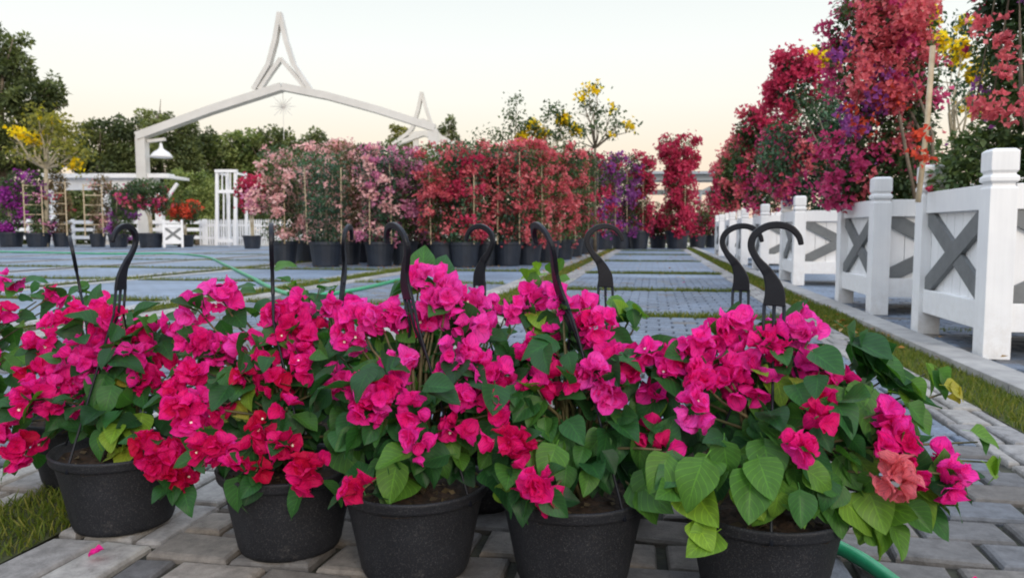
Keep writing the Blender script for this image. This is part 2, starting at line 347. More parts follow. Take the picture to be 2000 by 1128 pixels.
def floret_tpl(seed, white):
    r = random.Random(seed); V, F, U, Mi = [], [], [], []; o = 0
    for k in range(3):
        b = bract_tpl(r.uniform(.2, .7), r.uniform(-.25, .35), r.uniform(.06, .13), r.uniform(0, 6))
        el = R(r.uniform(28, 62)); q = rotz(k * 2.094 + r.uniform(-.3, .3)) @ rotx(el)
        sc_ = r.uniform(.85, 1.1)
        v = b[0] * sc_ @ q.T
        V.append(v); F.append(b[1] + o); U.append(b[2]); Mi.append(b[3]); o += len(v)
    if white:
        vs = [(0, 0, .35)]; us = [(.5, .5)]; fs = []
        for k in range(10):
            a = k * math.pi / 5; rr = .12 if k % 2 == 0 else .07
            vs.append((rr * math.cos(a), rr * math.sin(a), .38)); us.append((.5, .5))
        for k in range(0, 10, 2): fs.append((0, 1 + k, 1 + (k + 1) % 10, 1 + (k + 2) % 10))
        # tube
        n0 = len(vs)
        for z, rr in ((.02, .02), (.35, .03)):
            for k in range(4): a = k * math.pi / 2; vs.append((rr * math.cos(a), rr * math.sin(a), z)); us.append((.5, .5))
        for k in range(4): fs.append((n0 + k, n0 + (k + 1) % 4, n0 + 4 + (k + 1) % 4, n0 + 4 + k))
        V.append(np.array(vs)); F.append(np.array(fs) + o); U.append(np.array(us)); Mi.append(np.ones(len(fs), int))
    return (np.concatenate(V), np.concatenate(F), np.concatenate(U), np.concatenate(Mi))
FLORET = [floret_tpl(i, False) for i in range(7)]; FLORETW = [floret_tpl(20 + i, True) for i in range(3)]
# light-weight leaf / flower for middle and far distances
SL = (np.array([(0, 0, 0), (.3, .4, .06), (0, 1, -.1), (-.3, .4, .06), (0, .42, -.02)], float),
      np.array([(0, 1, 2, 4), (0, 4, 2, 3)]), np.array([(.5, 0), (1, .4), (.5, 1), (0, .4), (.5, .4)], float), np.zeros(2, int))
def sf_tpl():
    V, F, U = [], [], []; o = 0
    for k in range(3):
        q = rotz(k * 2.094) @ rotx(R(40)); v = np.array([(0, 0, 0), (.42, .45, .1), (0, 1, -.05), (-.42, .45, .1)], float) @ q.T
        V.append(v); F.append(np.array([(0, 1, 2, 3)]) + o); U.append(np.array([(.5, 0), (1, .5), (.5, 1), (0, .5)], float)); o += 4
    return (np.concatenate(V), np.concatenate(F), np.concatenate(U), np.zeros(3, int))
SF = sf_tpl()
def frames(direc, up):
    """rotation matrices with y = direc, z as near up as possible; arrays Nx3"""
    d = direc / (np.linalg.norm(direc, axis=1, keepdims=True) + 1e-9)
    z = up - d * np.sum(up * d, 1, keepdims=True); z /= (np.linalg.norm(z, axis=1, keepdims=True) + 1e-9)
    x = np.cross(d, z); return np.stack([x, d, z], axis=2)
def frames_z(axis, g=None):
    a = axis / (np.linalg.norm(axis, axis=1, keepdims=True) + 1e-9); r = rng.normal(size=a.shape)
    x = np.cross(a, r); x /= (np.linalg.norm(x, axis=1, keepdims=True) + 1e-9); y = np.cross(a, x); return np.stack([x, y, a], axis=2)
def rdirs(n, zb=0.0):
    d = rng.normal(size=(n, 3)); d[:, 2] += zb; return d / np.linalg.norm(d, axis=1, keepdims=True)

# ================================================================== GROUND
MB().add([(-900, -60, -.06), (900, -60, -.06), (900, 1500, -.06), (-900, 1500, -.06)], [(0, 1, 2, 3)]).build('ground', M['ground'], kind='structure')
STR = {}
def strip(name, mat, u0, u1, v0, v1, z, step=None):
    STR.setdefault((name, mat.name), MB()).add([uv(u0, v0, z), uv(u1, v0, z), uv(u1, v1, z), uv(u0, v1, z)], [(0, 1, 2, 3)])
def pavers(name, mat, areas, gap=.010):
    """areas: (u0,u1,v0,v1,bw,bh,tone_lo,tone_hi)"""
    V, F, T = [], [], []; o = 0
    for u0, u1, v0, v1, bw, bh, t0, t1 in areas:
        j = 0; v = v0
        while v < v1 - .01:
            u = u0 - (bw / 2 if j % 2 else 0) + random.uniform(-.01, .01) * 0
            while u < u1 - .02:
                a, b = max(u, u0), min(u + bw * random.uniform(.97, 1.0), u1)
                u += bw
                if b - a < .03: continue
                fr = 1.0 if v < 2.8 else .45
                z = random.uniform(-.003, .002) * fr; g = (gap / 2 + random.uniform(0, .003)) * (1 if v < 2.8 else .6)
                tx, ty = random.uniform(-.02, .02) * fr, random.uniform(-.02, .02) * fr
                jt = lambda: random.uniform(-.005, .005) * fr
                cs = [(a + g + jt(), v + g + jt()), (b - g + jt(), v + g + jt()), (b - g + jt(), v + bh - g + jt()), (a + g + jt(), v + bh - g + jt())]
                cu, cv = (a + b) / 2, v + bh / 2
                for q, zz in ((0, -.035), (0, -.008), (.0035, -.0025), (.010, 0)):
                    for (x, y) in cs:
                        X = x + (cu - x) * q / max(.03, abs(cu - x)) ; Y = y + (cv - y) * q / max(.03, abs(cv - y))
                        V.append(uv(X, Y, zz + z + (X - cu) * tx + (Y - cv) * ty))
                for L in range(3):
                    for k in range(4): F.append((o + L * 4 + k, o + L * 4 + (k + 1) % 4, o + L * 4 + 4 + (k + 1) % 4, o + L * 4 + 4 + k))
                F.append((o + 12, o + 13, o + 14, o + 15)); o += 16
                tn = random.uniform(t0, t1)
                if random.random() < .07: tn = min(1, tn + .3)
                T += [tn] * 16
            v += bh; j += 1
    me = bpy.data.meshes.new(name); me.from_pydata(V, [], F)
    a_ = me.attributes.new('tint', 'FLOAT', 'POINT'); a_.data.foreach_set('value', T)
    me.materials.append(mat); ob = bpy.data.objects.new(name, me); C.objects.link(ob); ob['kind'] = 'structure'; return ob
JOINTS = [5.25, 7.5, 10.45, 14.6, 18.5, 22.2]          # grass joints across the lane
LJ = [5.7, 8.1, 10.7, 13.7, 17.2, 21.0, 24.6]
def cut(v0, v1, joints, hw):
    out = []; a = v0
    for jn in joints:
        if v0 < jn < v1: out.append((a, jn - hw)); a = jn + hw
    out.append((a, v1)); return out
strip('joint_soil', M['dirt'], -1.36, 5.0, -.6, 27, -.016)
strip('joint_soil', M['dirt'], -30.0, -1.36, -.6, 27.2, -.017)
ar = []
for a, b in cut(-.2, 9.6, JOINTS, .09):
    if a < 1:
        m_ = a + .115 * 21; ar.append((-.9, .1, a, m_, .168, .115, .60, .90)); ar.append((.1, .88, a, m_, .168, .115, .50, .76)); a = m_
    n = max(1, round((b - a) / .115)); ar.append((-.9, .88, a, b, .158, (b - a) / n, .08, .5))  # blocks farther off take the blue tones, painted sky reflection
for a, b in cut(-.2, 8.1, LJ, .07):
    n = max(1, round((b - a) / .12)); ar.append((-3.3, -1.58, a, b, .158, (b - a) / n, .2, .65))
ar.append((1.44, 4.2, 1.6, 7.0, .158, .12, .0, .62))
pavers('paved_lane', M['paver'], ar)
pavers('edging', M['paver_light'], [(.88, 1.07, -.2, 13, .095, .205, .1, .9), (-1.13, -.9, -.2, 13, .115, .205, .1, .9), (-1.58, -1.35, -.2, 13, .115, .205, .2, 1), (-3.55, -3.32, -.2, 12, .115, .205, .3, 1)])
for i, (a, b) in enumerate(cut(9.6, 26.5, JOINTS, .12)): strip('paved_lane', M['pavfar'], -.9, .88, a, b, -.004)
for u0, u1 in ((.88, 1.07), (-1.13, -.9), (-1.58, -1.35)): strip('edging', M['lightfar'], u0, u1, 13, 26.5, -.004)
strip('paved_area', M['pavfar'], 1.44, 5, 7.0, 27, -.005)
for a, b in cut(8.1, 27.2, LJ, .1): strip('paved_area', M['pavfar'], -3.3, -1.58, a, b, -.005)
lane = -3.80
while lane > -30:
    strip('edging', M['lightfar'], lane - .22, lane, -.2, 27.2, -.004)
    strip('edging', M['lightfar'], lane - 2.42, lane - 2.2, -.2, 27.2, -.004)
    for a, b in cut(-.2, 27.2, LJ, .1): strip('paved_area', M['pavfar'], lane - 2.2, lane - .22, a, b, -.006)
    lane -= 2.65
GR = []                                                # (u0,u1,v0,v1,density)
strip('grass_bed', M['grassbase'], 1.07, 1.275, -.2, 27, -.008); GR += [(1.07, 1.275, 1.2, 6, 16000), (1.07, 1.275, 6, 14, 6000), (1.07, 1.275, 14, 26, 1500)]
strip('grass_bed', M['grassbase'], -1.35, -1.13, -.2, 27, -.008); GR += [(-1.35, -1.13, .9, 3.4, 20000), (-1.35, -1.13, 3.4, 12, 4000), (-1.35, -1.13, 12, 24, 1200)]
for jn in JOINTS:
    strip('grass_bed', M['grassbase'], -.9, .9, jn - .12, jn + .12, -.009); GR.append((-.9, .9, jn - (.08 if jn < 9 else .11), jn + (.08 if jn < 9 else .11), 9000 if jn < 11 else 4500))
for jn in LJ[:6]:
    GR.append((-3.3, -1.58, jn - .08, jn + .08, 6000 if jn < 11 else 3500)); GR.append((-11, -3.6, jn - .09, jn + .09, 3500 if jn < 12 else 1800))
GR.append((-3.80, -3.55, 1, 12, 3500)); GR.append((-3.80, -3.55, 12, 26, 900)); GR.append((-6.45, -6.2, 6, 26, 900))
GR.append((1.55, 2.9, 4.72, 4.85, 5000))
bl = (np.array([(-.5, 0, 0), (.5, 0, 0), (.28, .25, .6), (-.28, .25, .6), (0, .7, 1)], float) * np.array([.09, .5, 1]),
      np.array([(0, 1, 2, 3), (3, 2, 4, 4)]), np.zeros((5, 2)), np.zeros(2, int))
bl = (np.array([(-.06, 0, 0), (.06, 0, 0), (.05, .2, .55), (-.05, .2, .55), (.015, .5, 1), (-.015, .5, 1)], float), np.array([(0, 1, 2, 3), (3, 2, 4, 5)]), np.zeros((6, 2)), np.zeros(2, int))
gs = Scatter()
for u0, u1, v0, v1, den in GR:
    n = int((u1 - u0) * (v1 - v0) * den); uu = rng.uniform(u0, u1, n); vv = rng.uniform(v0, v1, n)
    p = np.stack([uu * CT + vv * ST, -uu * ST + vv * CT, np.full(n, -.008)], 1)
    up = rng.normal(size=(n, 3)) * .45; up[:, 2] = 1
    sz = rng.uniform(.012, .03, n) * (1 + .6 * (vv > 5))
    gs.add(bl, p, frames_z(up), sz, np.clip(rng.normal(.5, .25, n), 0, 1))
tag(gs.build('grass', M['grassblade'], kind='stuff'), 'short turf grass growing in the strips and joints between paving', 'grass', kind='stuff')
for (nm, mn), mb_ in STR.items(): mb_.build(nm, bpy.data.materials[mn], kind='structure')
kb = MB(); v = 0.0
while v < 26:
    q = [uv(1.275, v, -.03), uv(1.43, v, -.03), uv(1.43, v + .992, -.03), uv(1.275, v + .992, -.03)]
    t_ = [(a, b, .028 + random.uniform(0, .003)) for a, b, _ in q]
    kb.add(q + t_, [(4, 5, 6, 7), (0, 1, 5, 4), (1, 2, 6, 5), (2, 3, 7, 6), (3, 0, 4, 7)]); v += 1.0
kb.build('kerb', M['concrete'], kind='structure', bevel=.004)
# fallen leaves along the grass
fs_ = Scatter()
for (u0, u1, v0, v1, n) in ((1.05, 1.34, 3.6, 8, 110), (1.0, 1.5, 8, 20, 60), (-.9, .9, 9, 20, 60), (-1.6, -1.0, 9, 22, 380), (-3.0, -1.4, 11.2, 12.0, 60), (-6, -3, 11.0, 11.9, 90), (-1.2, 1.2, 1.0, 3.2, 7), (1.5, 2.2, 2.4, 5, 18)):
    uu = rng.uniform(u0, u1, n); vv = rng.uniform(v0, v1, n); p = np.stack([uu * CT + vv * ST, -uu * ST + vv * CT, np.full(n, .018)], 1)
    dd = rdirs(n); dd[:, 2] *= .2; fs_.add(SL, p, frames(dd, np.array([[0, 0, 1.]]) + rng.normal(size=(n, 3)) * .3), rng.uniform(.025, .05, n), rng.uniform(0, 1, n))
tag(fs_.build('fallen_leaves', M['litter'], kind='stuff'), 'orange and brown fallen petals and leaves littering grass strips', 'leaf litter', kind='stuff')

fp = Scatter(); n = 24; uu = rng.uniform(-1.1, .85, n); vv = rng.uniform(.95, 2.1, n); vv[12:] = rng.uniform(2, 9, 12)
p = np.stack([uu * CT + vv * ST, -uu * ST + vv * CT, np.full(n, .008)], 1); dd = rdirs(n); dd[:, 2] *= .15
for i in range(n): fp.add(bract_tpl(random.uniform(.2, .8), random.uniform(-.2, .3), .1, random.uniform(0, 6)), p[i], frames(dd[i:i + 1], np.array([[.1, 0, 1.]])), random.uniform(.02, .032), random.uniform(0, .5))
tag(fp.build('fallen_petals', M['bract'], kind='stuff'), 'few dry magenta petals dropped on the paving around the pots', 'petals', kind='stuff')

# ================================================================== HOSES
def hose(pts, r, label):
    P = []
    k = len(pts)
    for i in range(k - 1):
        p0, p1, p2, p3 = (np.array(pts[max(0, min(k - 1, i + d))], float) for d in (-1, 0, 1, 2))
        for t in np.linspace(0, 1, 8, endpoint=False):
            P.append(.5 * ((2 * p1) + (-p0 + p2) * t + (2 * p0 - 5 * p1 + 4 * p2 - p3) * t * t + (-p0 + 3 * p1 - 3 * p2 + p3) * t ** 3))
    P.append(np.array(pts[-1], float))
    o = MB().tube(P, r, 12).build('garden_hose', M['hose'], smooth=True); return tag(o, label, 'hose')
hose([tuple(gx(a, b)[:2]) + (.014,) for a, b in ((1560, 1.5), (1610, 1.36), (1690, 1.26), (1775, 1.145), (1850, 1.06), (1990, .92))], .0125, 'thick green hose lying on the pavers right of front pots')
hose([tuple(gx(a, b)[:2]) + (.014,) for a, b in ((-60, 21), (90, 19.5), (230, 18.5), (330, 18.8), (400, 16.5), (440, 12.5), (490, 9.2), (540, 7.2), (600, 6.6), (700, 7.3), (800, 9.2))], .02, 'thin green hose snaking across the paving behind the baskets')

# ================================================================== WHITE PLANTERS
PS, PH, PW = .86, .944, .115
def post_mesh(h):
    w2 = PW / 2; mb = MB(); prof = [(w2, 0), (w2, h - .175), (w2 - .010, h - .165), (w2 - .010, h - .155), (w2 + .003, h - .145), (w2 + .003, h - .125), (w2 - .008, h - .115), (w2 - .008, h - .108), (w2, h - .098), (w2, h - .012), (w2 - .014, h)]
    vs = []
    for r, z in prof: vs += [(-r, -r, z), (r, -r, z), (r, r, z), (-r, r, z)]
    fs = [(3, 2, 1, 0)]
    for i in range(len(prof) - 1):
        for k in range(4): fs.append((i * 4 + k, i * 4 + (k + 1) % 4, i * 4 + 4 + (k + 1) % 4, i * 4 + 4 + k))
    n = len(prof) * 4; fs.append((n - 4, n - 3, n - 2, n - 1)); return mb.add(vs, fs)
def make_planter(name, label, loc, rz):
    t = thing(name, label, 'planter', loc, rz, 'white wooden planters with grey crosses'); h = PS / 2
    for sx_ in (-1, 1):
        for sy in (-1, 1):
            m = post_mesh(PH); m.v = [(x + sx_ * h, y + sy * h, z) for x, y, z in m.v]; m.build('post', M['white'], t, bevel=.003)
    L = PS - PW
    for k in range(4):
        a = k * math.pi / 2; co, si = math.cos(a), math.sin(a)
        def pt(x, y, z): return (x * co - y * si, x * si + y * co, z)
        # panel of vertical boards
        pn = MB(); nb = 7
        for i in range(nb):
            cx = -L / 2 + L * (i + .5) / nb; pn.box(pt(cx, -h + .006, .43), (L / nb - .004, .02, .50), a)
        pn.box(pt(0, -h + .022, .43), (L - .01, .01, .5), a)
        pn.build('panel', M['white'], t)
        MB().box(pt(0, -h - .012, .7325), (L - .001, .05, .115), a).build('top_rail', M['white'], t, bevel=.003)
        MB().box(pt(0, -h - .012, .188), (L - .001, .05, .13), a).build('bottom_rail', M['white'], t, bevel=.003)
        x1, z0, z1 = L / 2 - .002, .256, .672; bw = .088; cr_ = MB()
        for s in (1, -1):
            # mitred brace: hexagon cut flush to post and rail
            q = [(-x1, z0), (-x1 + bw * .9, z0), (x1, z1 - bw * .75), (x1, z1), (x1 - bw * .9, z1), (-x1, z0 + bw * .75)]
            th0, th1 = (-h - .030, -h - .003) if s == 1 else (-h - .026, -h - .0035)
            vs = [pt(s * x, th0, z) for x, z in q] + [pt(s * x, th1, z) for x, z in q]
            fs = [tuple(range(6)) if s == 1 else tuple(range(5, -1, -1)), tuple(range(11, 5, -1)) if s == 1 else tuple(range(6, 12))]
            for i in range(6):
                j = (i + 1) % 6; fs.append((j, i, i + 6, j + 6) if s == 1 else (i, j, j + 6, i + 6))
            cr_.add(vs, fs)
        cr_.build('cross_brace', M['grey'], t)
    MB().box((0, 0, .66), (PS - .05, PS - .05, .02)).build('soil', M['soil'], t)
    return t
def copy_thing(src, name, label, loc, rz, group=None):
    r = src.copy(); r.name = name; C.objects.link(r); r.location = tuple(map(float, loc)); r.rotation_euler = (0, 0, rz); r['label'] = label
    if group: r['group'] = group
    for ch in list(src.children):
        c = ch.copy(); C.objects.link(c); c.parent = r
        for g in list(ch.children): d = g.copy(); C.objects.link(d); d.parent = c
    return r
PV = [3.78, 5.62, 8.48, 11.0, 13.3, 15.5, 17.9]       # v of the near-left post of each planter
PLAB = ['largest white planter with grey cross, nearest at right edge', 'second nearest white planter with grey cross in right row',
        'third white planter from the front in the right row', 'fourth white planter in the right row, magenta sprays above',
        'fifth white planter from the front along the kerb', 'sixth white planter from the front along the kerb', 'farthest white planter at the end of the right row']
PC = []
for i, v0 in enumerate(PV):
    c = uv(1.53 + PS / 2, v0 + PS / 2, 0.0); PC.append(c)
    if i == 0: P0 = make_planter('white_planter', PLAB[0], c, -TH)
    else: copy_thing(P0, 'white_planter', PLAB[i], c, -TH + random.uniform(-.02, .02))

# ================================================================== CROWNS
def crown_points(blobs, n, shell=.35):
    """blobs: list of (cx,cy,cz,rx,ry,rz); points spread through them, denser towards the surface"""
    B = np.array(blobs, float); vol = B[:, 3] * B[:, 4] * B[:, 5]; pick = rng.choice(len(B), n, p=vol ** .75 / np.sum(vol ** .75))
    d = rdirs(n); r = rng.uniform(shell, 1.08, n) ** .6
    d[:, :] *= r[:, None]
    return B[pick, :3] + d * B[pick, 3:], d
def crown(root, blobs, nleaf, leafsz, leafmat, flowers=(), clump=.09, fsize=.05, name='foliage', leafdroop=-.3):
    """flowers: list of (mat key, count, clumps)"""
    s = Scatter(); p, d = crown_points(blobs, nleaf); dd = d + rng.normal(size=d.shape) * .7; dd[:, 2] += leafdroop
    # light and dark patches: leaf tone follows clumps
    kc = max(14, len(blobs)); cc, _ = crown_points(blobs, kc); ct = rng.uniform(.12, .9, kc)
    k = np.argmin(((p[:, None, :] - cc[None]) ** 2).sum(2), 1)
    s.add(SL, p, frames(dd, rng.normal(size=p.shape) * .5 + np.array([0, -.2, 1.])), rng.uniform(.6, 1.25, nleaf) * leafsz, ct[k] + rng.normal(size=nleaf) * .18)
    s.build(name, leafmat, root)
    for fm, cnt, ncl in flowers:
        q, qd = crown_points(blobs, ncl, .75)
        wt = rng.uniform(.3, 1.6, ncl); pick = rng.choice(ncl, cnt, p=wt / wt.sum())
        pp = q[pick] + np.clip(rng.normal(size=(cnt, 3)), -1.6, 1.6) * clump * np.array([1, 1, .8]) * rng.uniform(.5, 1.3, (cnt, 1))
        ax = qd[pick] + rng.normal(size=(cnt, 3)) * .6; tn = rng.uniform(.3, .7, ncl)[pick] + rng.normal(size=cnt) * .2
        f = Scatter(); f.add(SF, pp, frames_z(ax), rng.uniform(.7, 1.2, cnt) * fsize, tn); f.build('flowers', M[fm], root, kind='stuff')
def column_blobs(r, z0, z1, n=7, wob=.12, flare=1.15):
    out = []
    for i in range(n):
        t = i / (n - 1); z = z0 + (z1 - z0) * t; rr = r * (1 + (flare - 1) * t) * random.uniform(.85, 1.12)
        out.append((random.uniform(-wob, wob) * r, random.uniform(-wob, wob) * r, z, rr, rr, (z1 - z0) / n * 1.05))
    return out
def nursery_pot(root, r, h, x=0, y=0, mat='potfar'):
    prof = [(0.0, .004), (r * .78, 0.0), (r * .80, .02), (r * .96, h * .86), (r * 1.03, h * .88), (r * 1.03, h), (r * .97, h), (r * .95, h * .93), (0.0, h * .92)]
    MB().lathe(prof, 22, (x, y, 0)).build('pot', M[mat], root, smooth=False)
def stakes(root, n, r, z0, z1, rad=.012, lean=.03, mat='bamboo'):
    for i in range(n):
        a = 2 * math.pi * i / n + random.uniform(0, 1); x, y = r * math.cos(a), r * math.sin(a)
        MB().tube([(x, y, z0), (x + random.uniform(-lean, lean), y + random.uniform(-lean, lean), z1)], rad, 6).build('stake', M[mat], root)

# ---- big bougainvillea in the right-hand planters. blobs given as (px, py, dY, rpx, rpy)
def rel(root, px, py, Y): return at(px, py, Y) - np.array(root.location)
def planted(label, base, Y, blobs, nleaf, leafsz, leafmat, flowers, clump, fs, poles=(), trunk_top=2.0):
    t = thing('bougainvillea_tree', label, 'flowering tree', (base[0], base[1], .67), 0, 'bougainvillea trained up in the right planters')
    bb = []
    for px, py, dy, rx, rz in blobs:
        c = rel(t, px, py, Y + dy); k = (Y + dy) / FPX; bb.append((c[0], c[1], c[2], rx * k, min(.48, rx * k), rz * k))
    tr = MB()
    for i in range(4):
        a = i * 1.6 + .4; x, y = .06 * math.cos(a), .06 * math.sin(a); b = random.choice(bb)
        tr.tube([(x, y, 0), (x * 2 + b[0] * .2, y * 2 + b[1] * .2, trunk_top * .3), (b[0] * .7, b[1] * .7, trunk_top * .7), (b[0], b[1], max(b[2], .5))], [.016, .012, .008, .004], 7)
    tr.build('trunk', M['bark'], t, smooth=True)
    crown(t, bb, int(nleaf * 2.1), leafsz * .85, leafmat, [], name='foliage')
    for fm, cnt, ncl, sub in flowers:
        cnt = int(cnt * 1.5); fs_k = fs * .74
        sb = (sub if isinstance(sub, list) else [bb[i] for i in sub]) if sub else bb
        if isinstance(sub, list): sb = [tuple(rel(t, a_, b_, Y - .25)) + (c_ * Y / FPX,) * 3 for a_, b_, c_ in sub]
        q, qd = crown_points(sb, int(ncl * 1.5), .8); ncl = int(ncl * 1.5); q = q + qd * .05
        wt = rng.uniform(.3, 1.6, ncl); pick = rng.choice(ncl, cnt, p=wt / wt.sum())
        pp = q[pick] + np.clip(rng.normal(size=(cnt, 3)), -1.5, 1.5) * clump * .85 * rng.uniform(.5, 1.2, (cnt, 1))
        ax = qd[pick] + rng.normal(size=(cnt, 3)) * .6; tn = rng.uniform(.3, .7, ncl)[pick] + rng.normal(size=cnt) * .2
        f = Scatter(); f.add(SF, pp, frames_z(ax), rng.uniform(.7, 1.2, cnt) * fs_k, tn); f.build('flowers', M[fm], t, kind='stuff')
    for (x0, y0, x1, y1, dy, rd) in poles:
        a = rel(t, x0, y0, Y + dy); b = rel(t, x1, y1, Y + dy); MB().tube([a, (a + b) / 2 + np.array([.01, 0, 0]), b], rd, 8).build('stake', M['bamboo'], t, smooth=True)
    return t
planted('dark green bougainvillea with sparse coral flowers, in nearest planter', PC[0], 4.15,
        [(1950, 350, 0, 105, 62), (2010, 240, 0, 85, 110), (1990, 80, .1, 75, 120), (1895, 320, .1, 70, 60), (1930, 290, 0, 70, 50), (1860, 350, 0, 40, 40), (2060, 120, 0, 110, 200), (1965, 10, .1, 50, 50), (1990, -40, 0, 70, 60)], 5200, .052, M['farleaf'],
        [('f_coral', 60, 7, (1, 6)), ('f_coral', 160, 8, [(1945, 185, 22), (1985, 165, 20), (1975, 200, 20)]), ('f_coral', 60, 4, [(1950, 40, 18), (1965, 70, 14)]), ('f_crimson', 60, 8, (2, 7, 0)), ('f_purple', 20, 4, None), ('f_orange', 40, 3, [(1900, 365, 10), (1830, 285, 14)])], .035, .036, poles=[(1793, 395, 1822, 90, .0, .014)])
planted('tallest coral, magenta and purple bougainvillea above the second planter', PC[1], 5.95,
        [(1710, 350, 0, 90, 60), (1745, 240, 0, 75, 80), (1720, 130, .1, 85, 90), (1690, 40, 0, 60, 80), (1760, 50, .1, 60, 90), (1650, 330, -.1, 50, 60), (1790, 330, .1, 50, 70), (1740, -50, 0, 70, 60), (1790, 150, .1, 40, 80), (1765, 270, 0, 50, 60), (1740, 345, -.05, 60, 50)], 6800, .055, M['farleaf'],
        [('f_coral', 700, 30, (2, 4, 7)), ('f_coral', 1300, 40, [(1740, 25, 42), (1720, 85, 42), (1765, 95, 32), (1700, 150, 32), (1700, 30, 30), (1745, 150, 30), (1775, 20, 30)]), ('f_coral', 200, 14, (1, 6, 0)), ('f_magenta', 650, 26, (3, 2, 5)), ('f_magenta', 300, 14, (5,)), ('f_purple', 170, 12, [(1700, 180, 26), (1660, 210, 22), (1650, 120, 22), (1690, 290, 24), (1720, 320, 20)]), ('f_magenta', 200, 14, (1, 2)), ('f_coral', 90, 3, [(1742, 185, 14)]), ('f_orange', 70, 3, [(1686, 225, 12), (1740, 182, 10)]), ('f_coral', 60, 4, [(1760, 260, 14), (1755, 300, 12)])], .06, .042,
        poles=[(1775, 400, 1800, 10, .0, .014), (1700, 400, 1695, 60, .1, .012)])
planted('crimson bougainvillea column with drooping top above the third planter', PC[2], 8.8,
        [(1600, 380, 0, 50, 40), (1560, 330, 0, 55, 60), (1590, 250, .1, 55, 70), (1545, 175, 0, 36, 38), (1548, 135, 0, 32, 22), (1620, 300, .1, 45, 60), (1605, 220, .3, 30, 40), (1640, 230, .4, 30, 50), (1515, 300, 0, 35, 60)], 4000, .065, M['farleaf_teal'],
        [('f_crimson', 1300, 26, (3, 4)), ('f_magenta', 420, 18, (1, 8)), ('f_coral', 150, 12, (1, 8)), ('f_crimson', 160, 10, (2, 5)), ('f_purple', 150, 10, (5, 0)), ('f_crimson', 120, 6, (6, 7))], .075, .05,
        poles=[(1563, 400, 1553, 150, .0, .015), (1610, 400, 1612, 200, .2, .015)])
planted('crimson and magenta bougainvillea mound above the fourth planter', PC[3], 11.3,
        [(1500, 370, 0, 35, 40), (1480, 320, 0, 40, 50), (1500, 270, 0, 42, 50), (1470, 250, 0, 28, 35), (1530, 300, .2, 30, 60), (1450, 300, 0, 22, 50)], 2600, .075, M['farleaf'],
        [('f_magenta', 350, 24, (0, 1, 2)), ('f_coral', 350, 20, (0, 1, 3)), ('f_crimson', 700, 26, (2, 3, 4, 5))], .08, .058)
planted('coral pink bougainvillea mound above the fifth planter', PC[4], 13.7,
        [(1450, 370, 0, 26, 35), (1440, 325, 0, 28, 45), (1455, 285, 0, 22, 30), (1425, 350, 0, 18, 40)], 2000, .08, M['farleaf'],
        [('f_coral', 550, 20, None), ('f_crimson', 350, 16, None)], .08, .062)
planted('low dark crimson bougainvillea above the sixth planter', PC[5], 15.9,
        [(1425, 375, 0, 20, 30), (1418, 335, 0, 18, 35)], 1000, .085, M['farleaf'], [('f_crimson', 380, 14, None), ('f_coral', 120, 6, None)], .09, .07)
planted('small crimson bougainvillea above the farthest planter', PC[6], 18.3,
        [(1405, 380, 0, 16, 25), (1408, 345, 0, 12, 25)], 800, .09, M['farleaf'], [('f_crimson', 380, 14, None)], .09, .07)

# ---- yellow-flowering trees and generic trees
def tree(name, label, px, Y, blobs, nleaf, leafsz, leafmat, flowers=(), bark='bark', tr=.12, clump=.25, fsz=.2, group='trees behind the garden', limbs=7, cat='tree', base_z=0):
    g = gx(px, Y); t = thing(name, label, cat, (g[0], g[1], base_z), 0, group); bb = []
    for bx, by, dy, rx, rz in blobs:
        c = rel(t, bx, by, Y + dy); k = (Y + dy) / FPX; bb.append((c[0], c[1], c[2], rx * k, rx * k, rz * k))
    top = max(b[2] for b in bb); low = min(b[2] - b[5] for b in bb)
    m = MB(); fork = max(.3, low * .9) if low > 0 else top * .3
    m.tube([(0, 0, -.05), (random.uniform(-.05, .05), 0, fork * .5), (0, 0, fork)], [tr, tr * .8, tr * .65], 9)
    m.build('trunk', M[bark], t, smooth=True)
    for b in (bb * 2)[:max(limbs, 1)]:
        e = np.array(b[:3]) + rng.normal(size=3) * np.array(b[3:]) * .4; a = np.array([0, 0, fork * .97]); mid = (a + e) / 2 + np.array([0, 0, -.06 * np.linalg.norm(e - a)])
        m2 = MB(); m2.tube([a, mid, e], [tr * .5, tr * .3, tr * .1], 6)
        for _ in range(3):
            q = e + rng.normal(size=3) * np.array(b[3:]) * .7; m2.tube([mid * .4 + e * .6, q], [tr * .18, tr * .05], 5)
        m2.build('limb', M[bark], t, smooth=True)
    b2 = list(bb)
    for b in bb:                                   # ragged sprays round every clump
        for _ in range(5):
            d = rdirs(1, .25)[0]; k2 = random.uniform(.25, .45); c2 = np.array(b[:3]) + d * np.array(b[3:]) * random.uniform(.85, 1.25); b2.append((*c2, b[3] * k2, b[4] * k2, b[5] * k2 * random.uniform(.8, 1.5)))
    b2 = [(x, y, z, a * .86, b_ * .86, c_ * .86) for x, y, z, a, b_, c_ in b2[:len(bb)]] + b2[len(bb):]
    crown(t, b2, int(nleaf * 1.5), leafsz * .72, leafmat, flowers, clump=clump, fsize=fsz, name='crown', leafdroop=0)
    return t
def fuzzy(px0, px1, py_top, py_bot, k, r):
    out = []
    for i in range(k):
        x = px0 + (px1 - px0) * (i + .5) / k + random.uniform(-5, 5); tp = py_top + random.uniform(-6, 18)
        y = tp + r * .8
        while y < py_bot: out.append((x + random.uniform(-8, 8), y, random.uniform(-.6, .6), r * random.uniform(.8, 1.2), r * random.uniform(.7, 1.1))); y += r * 1.3
    return out
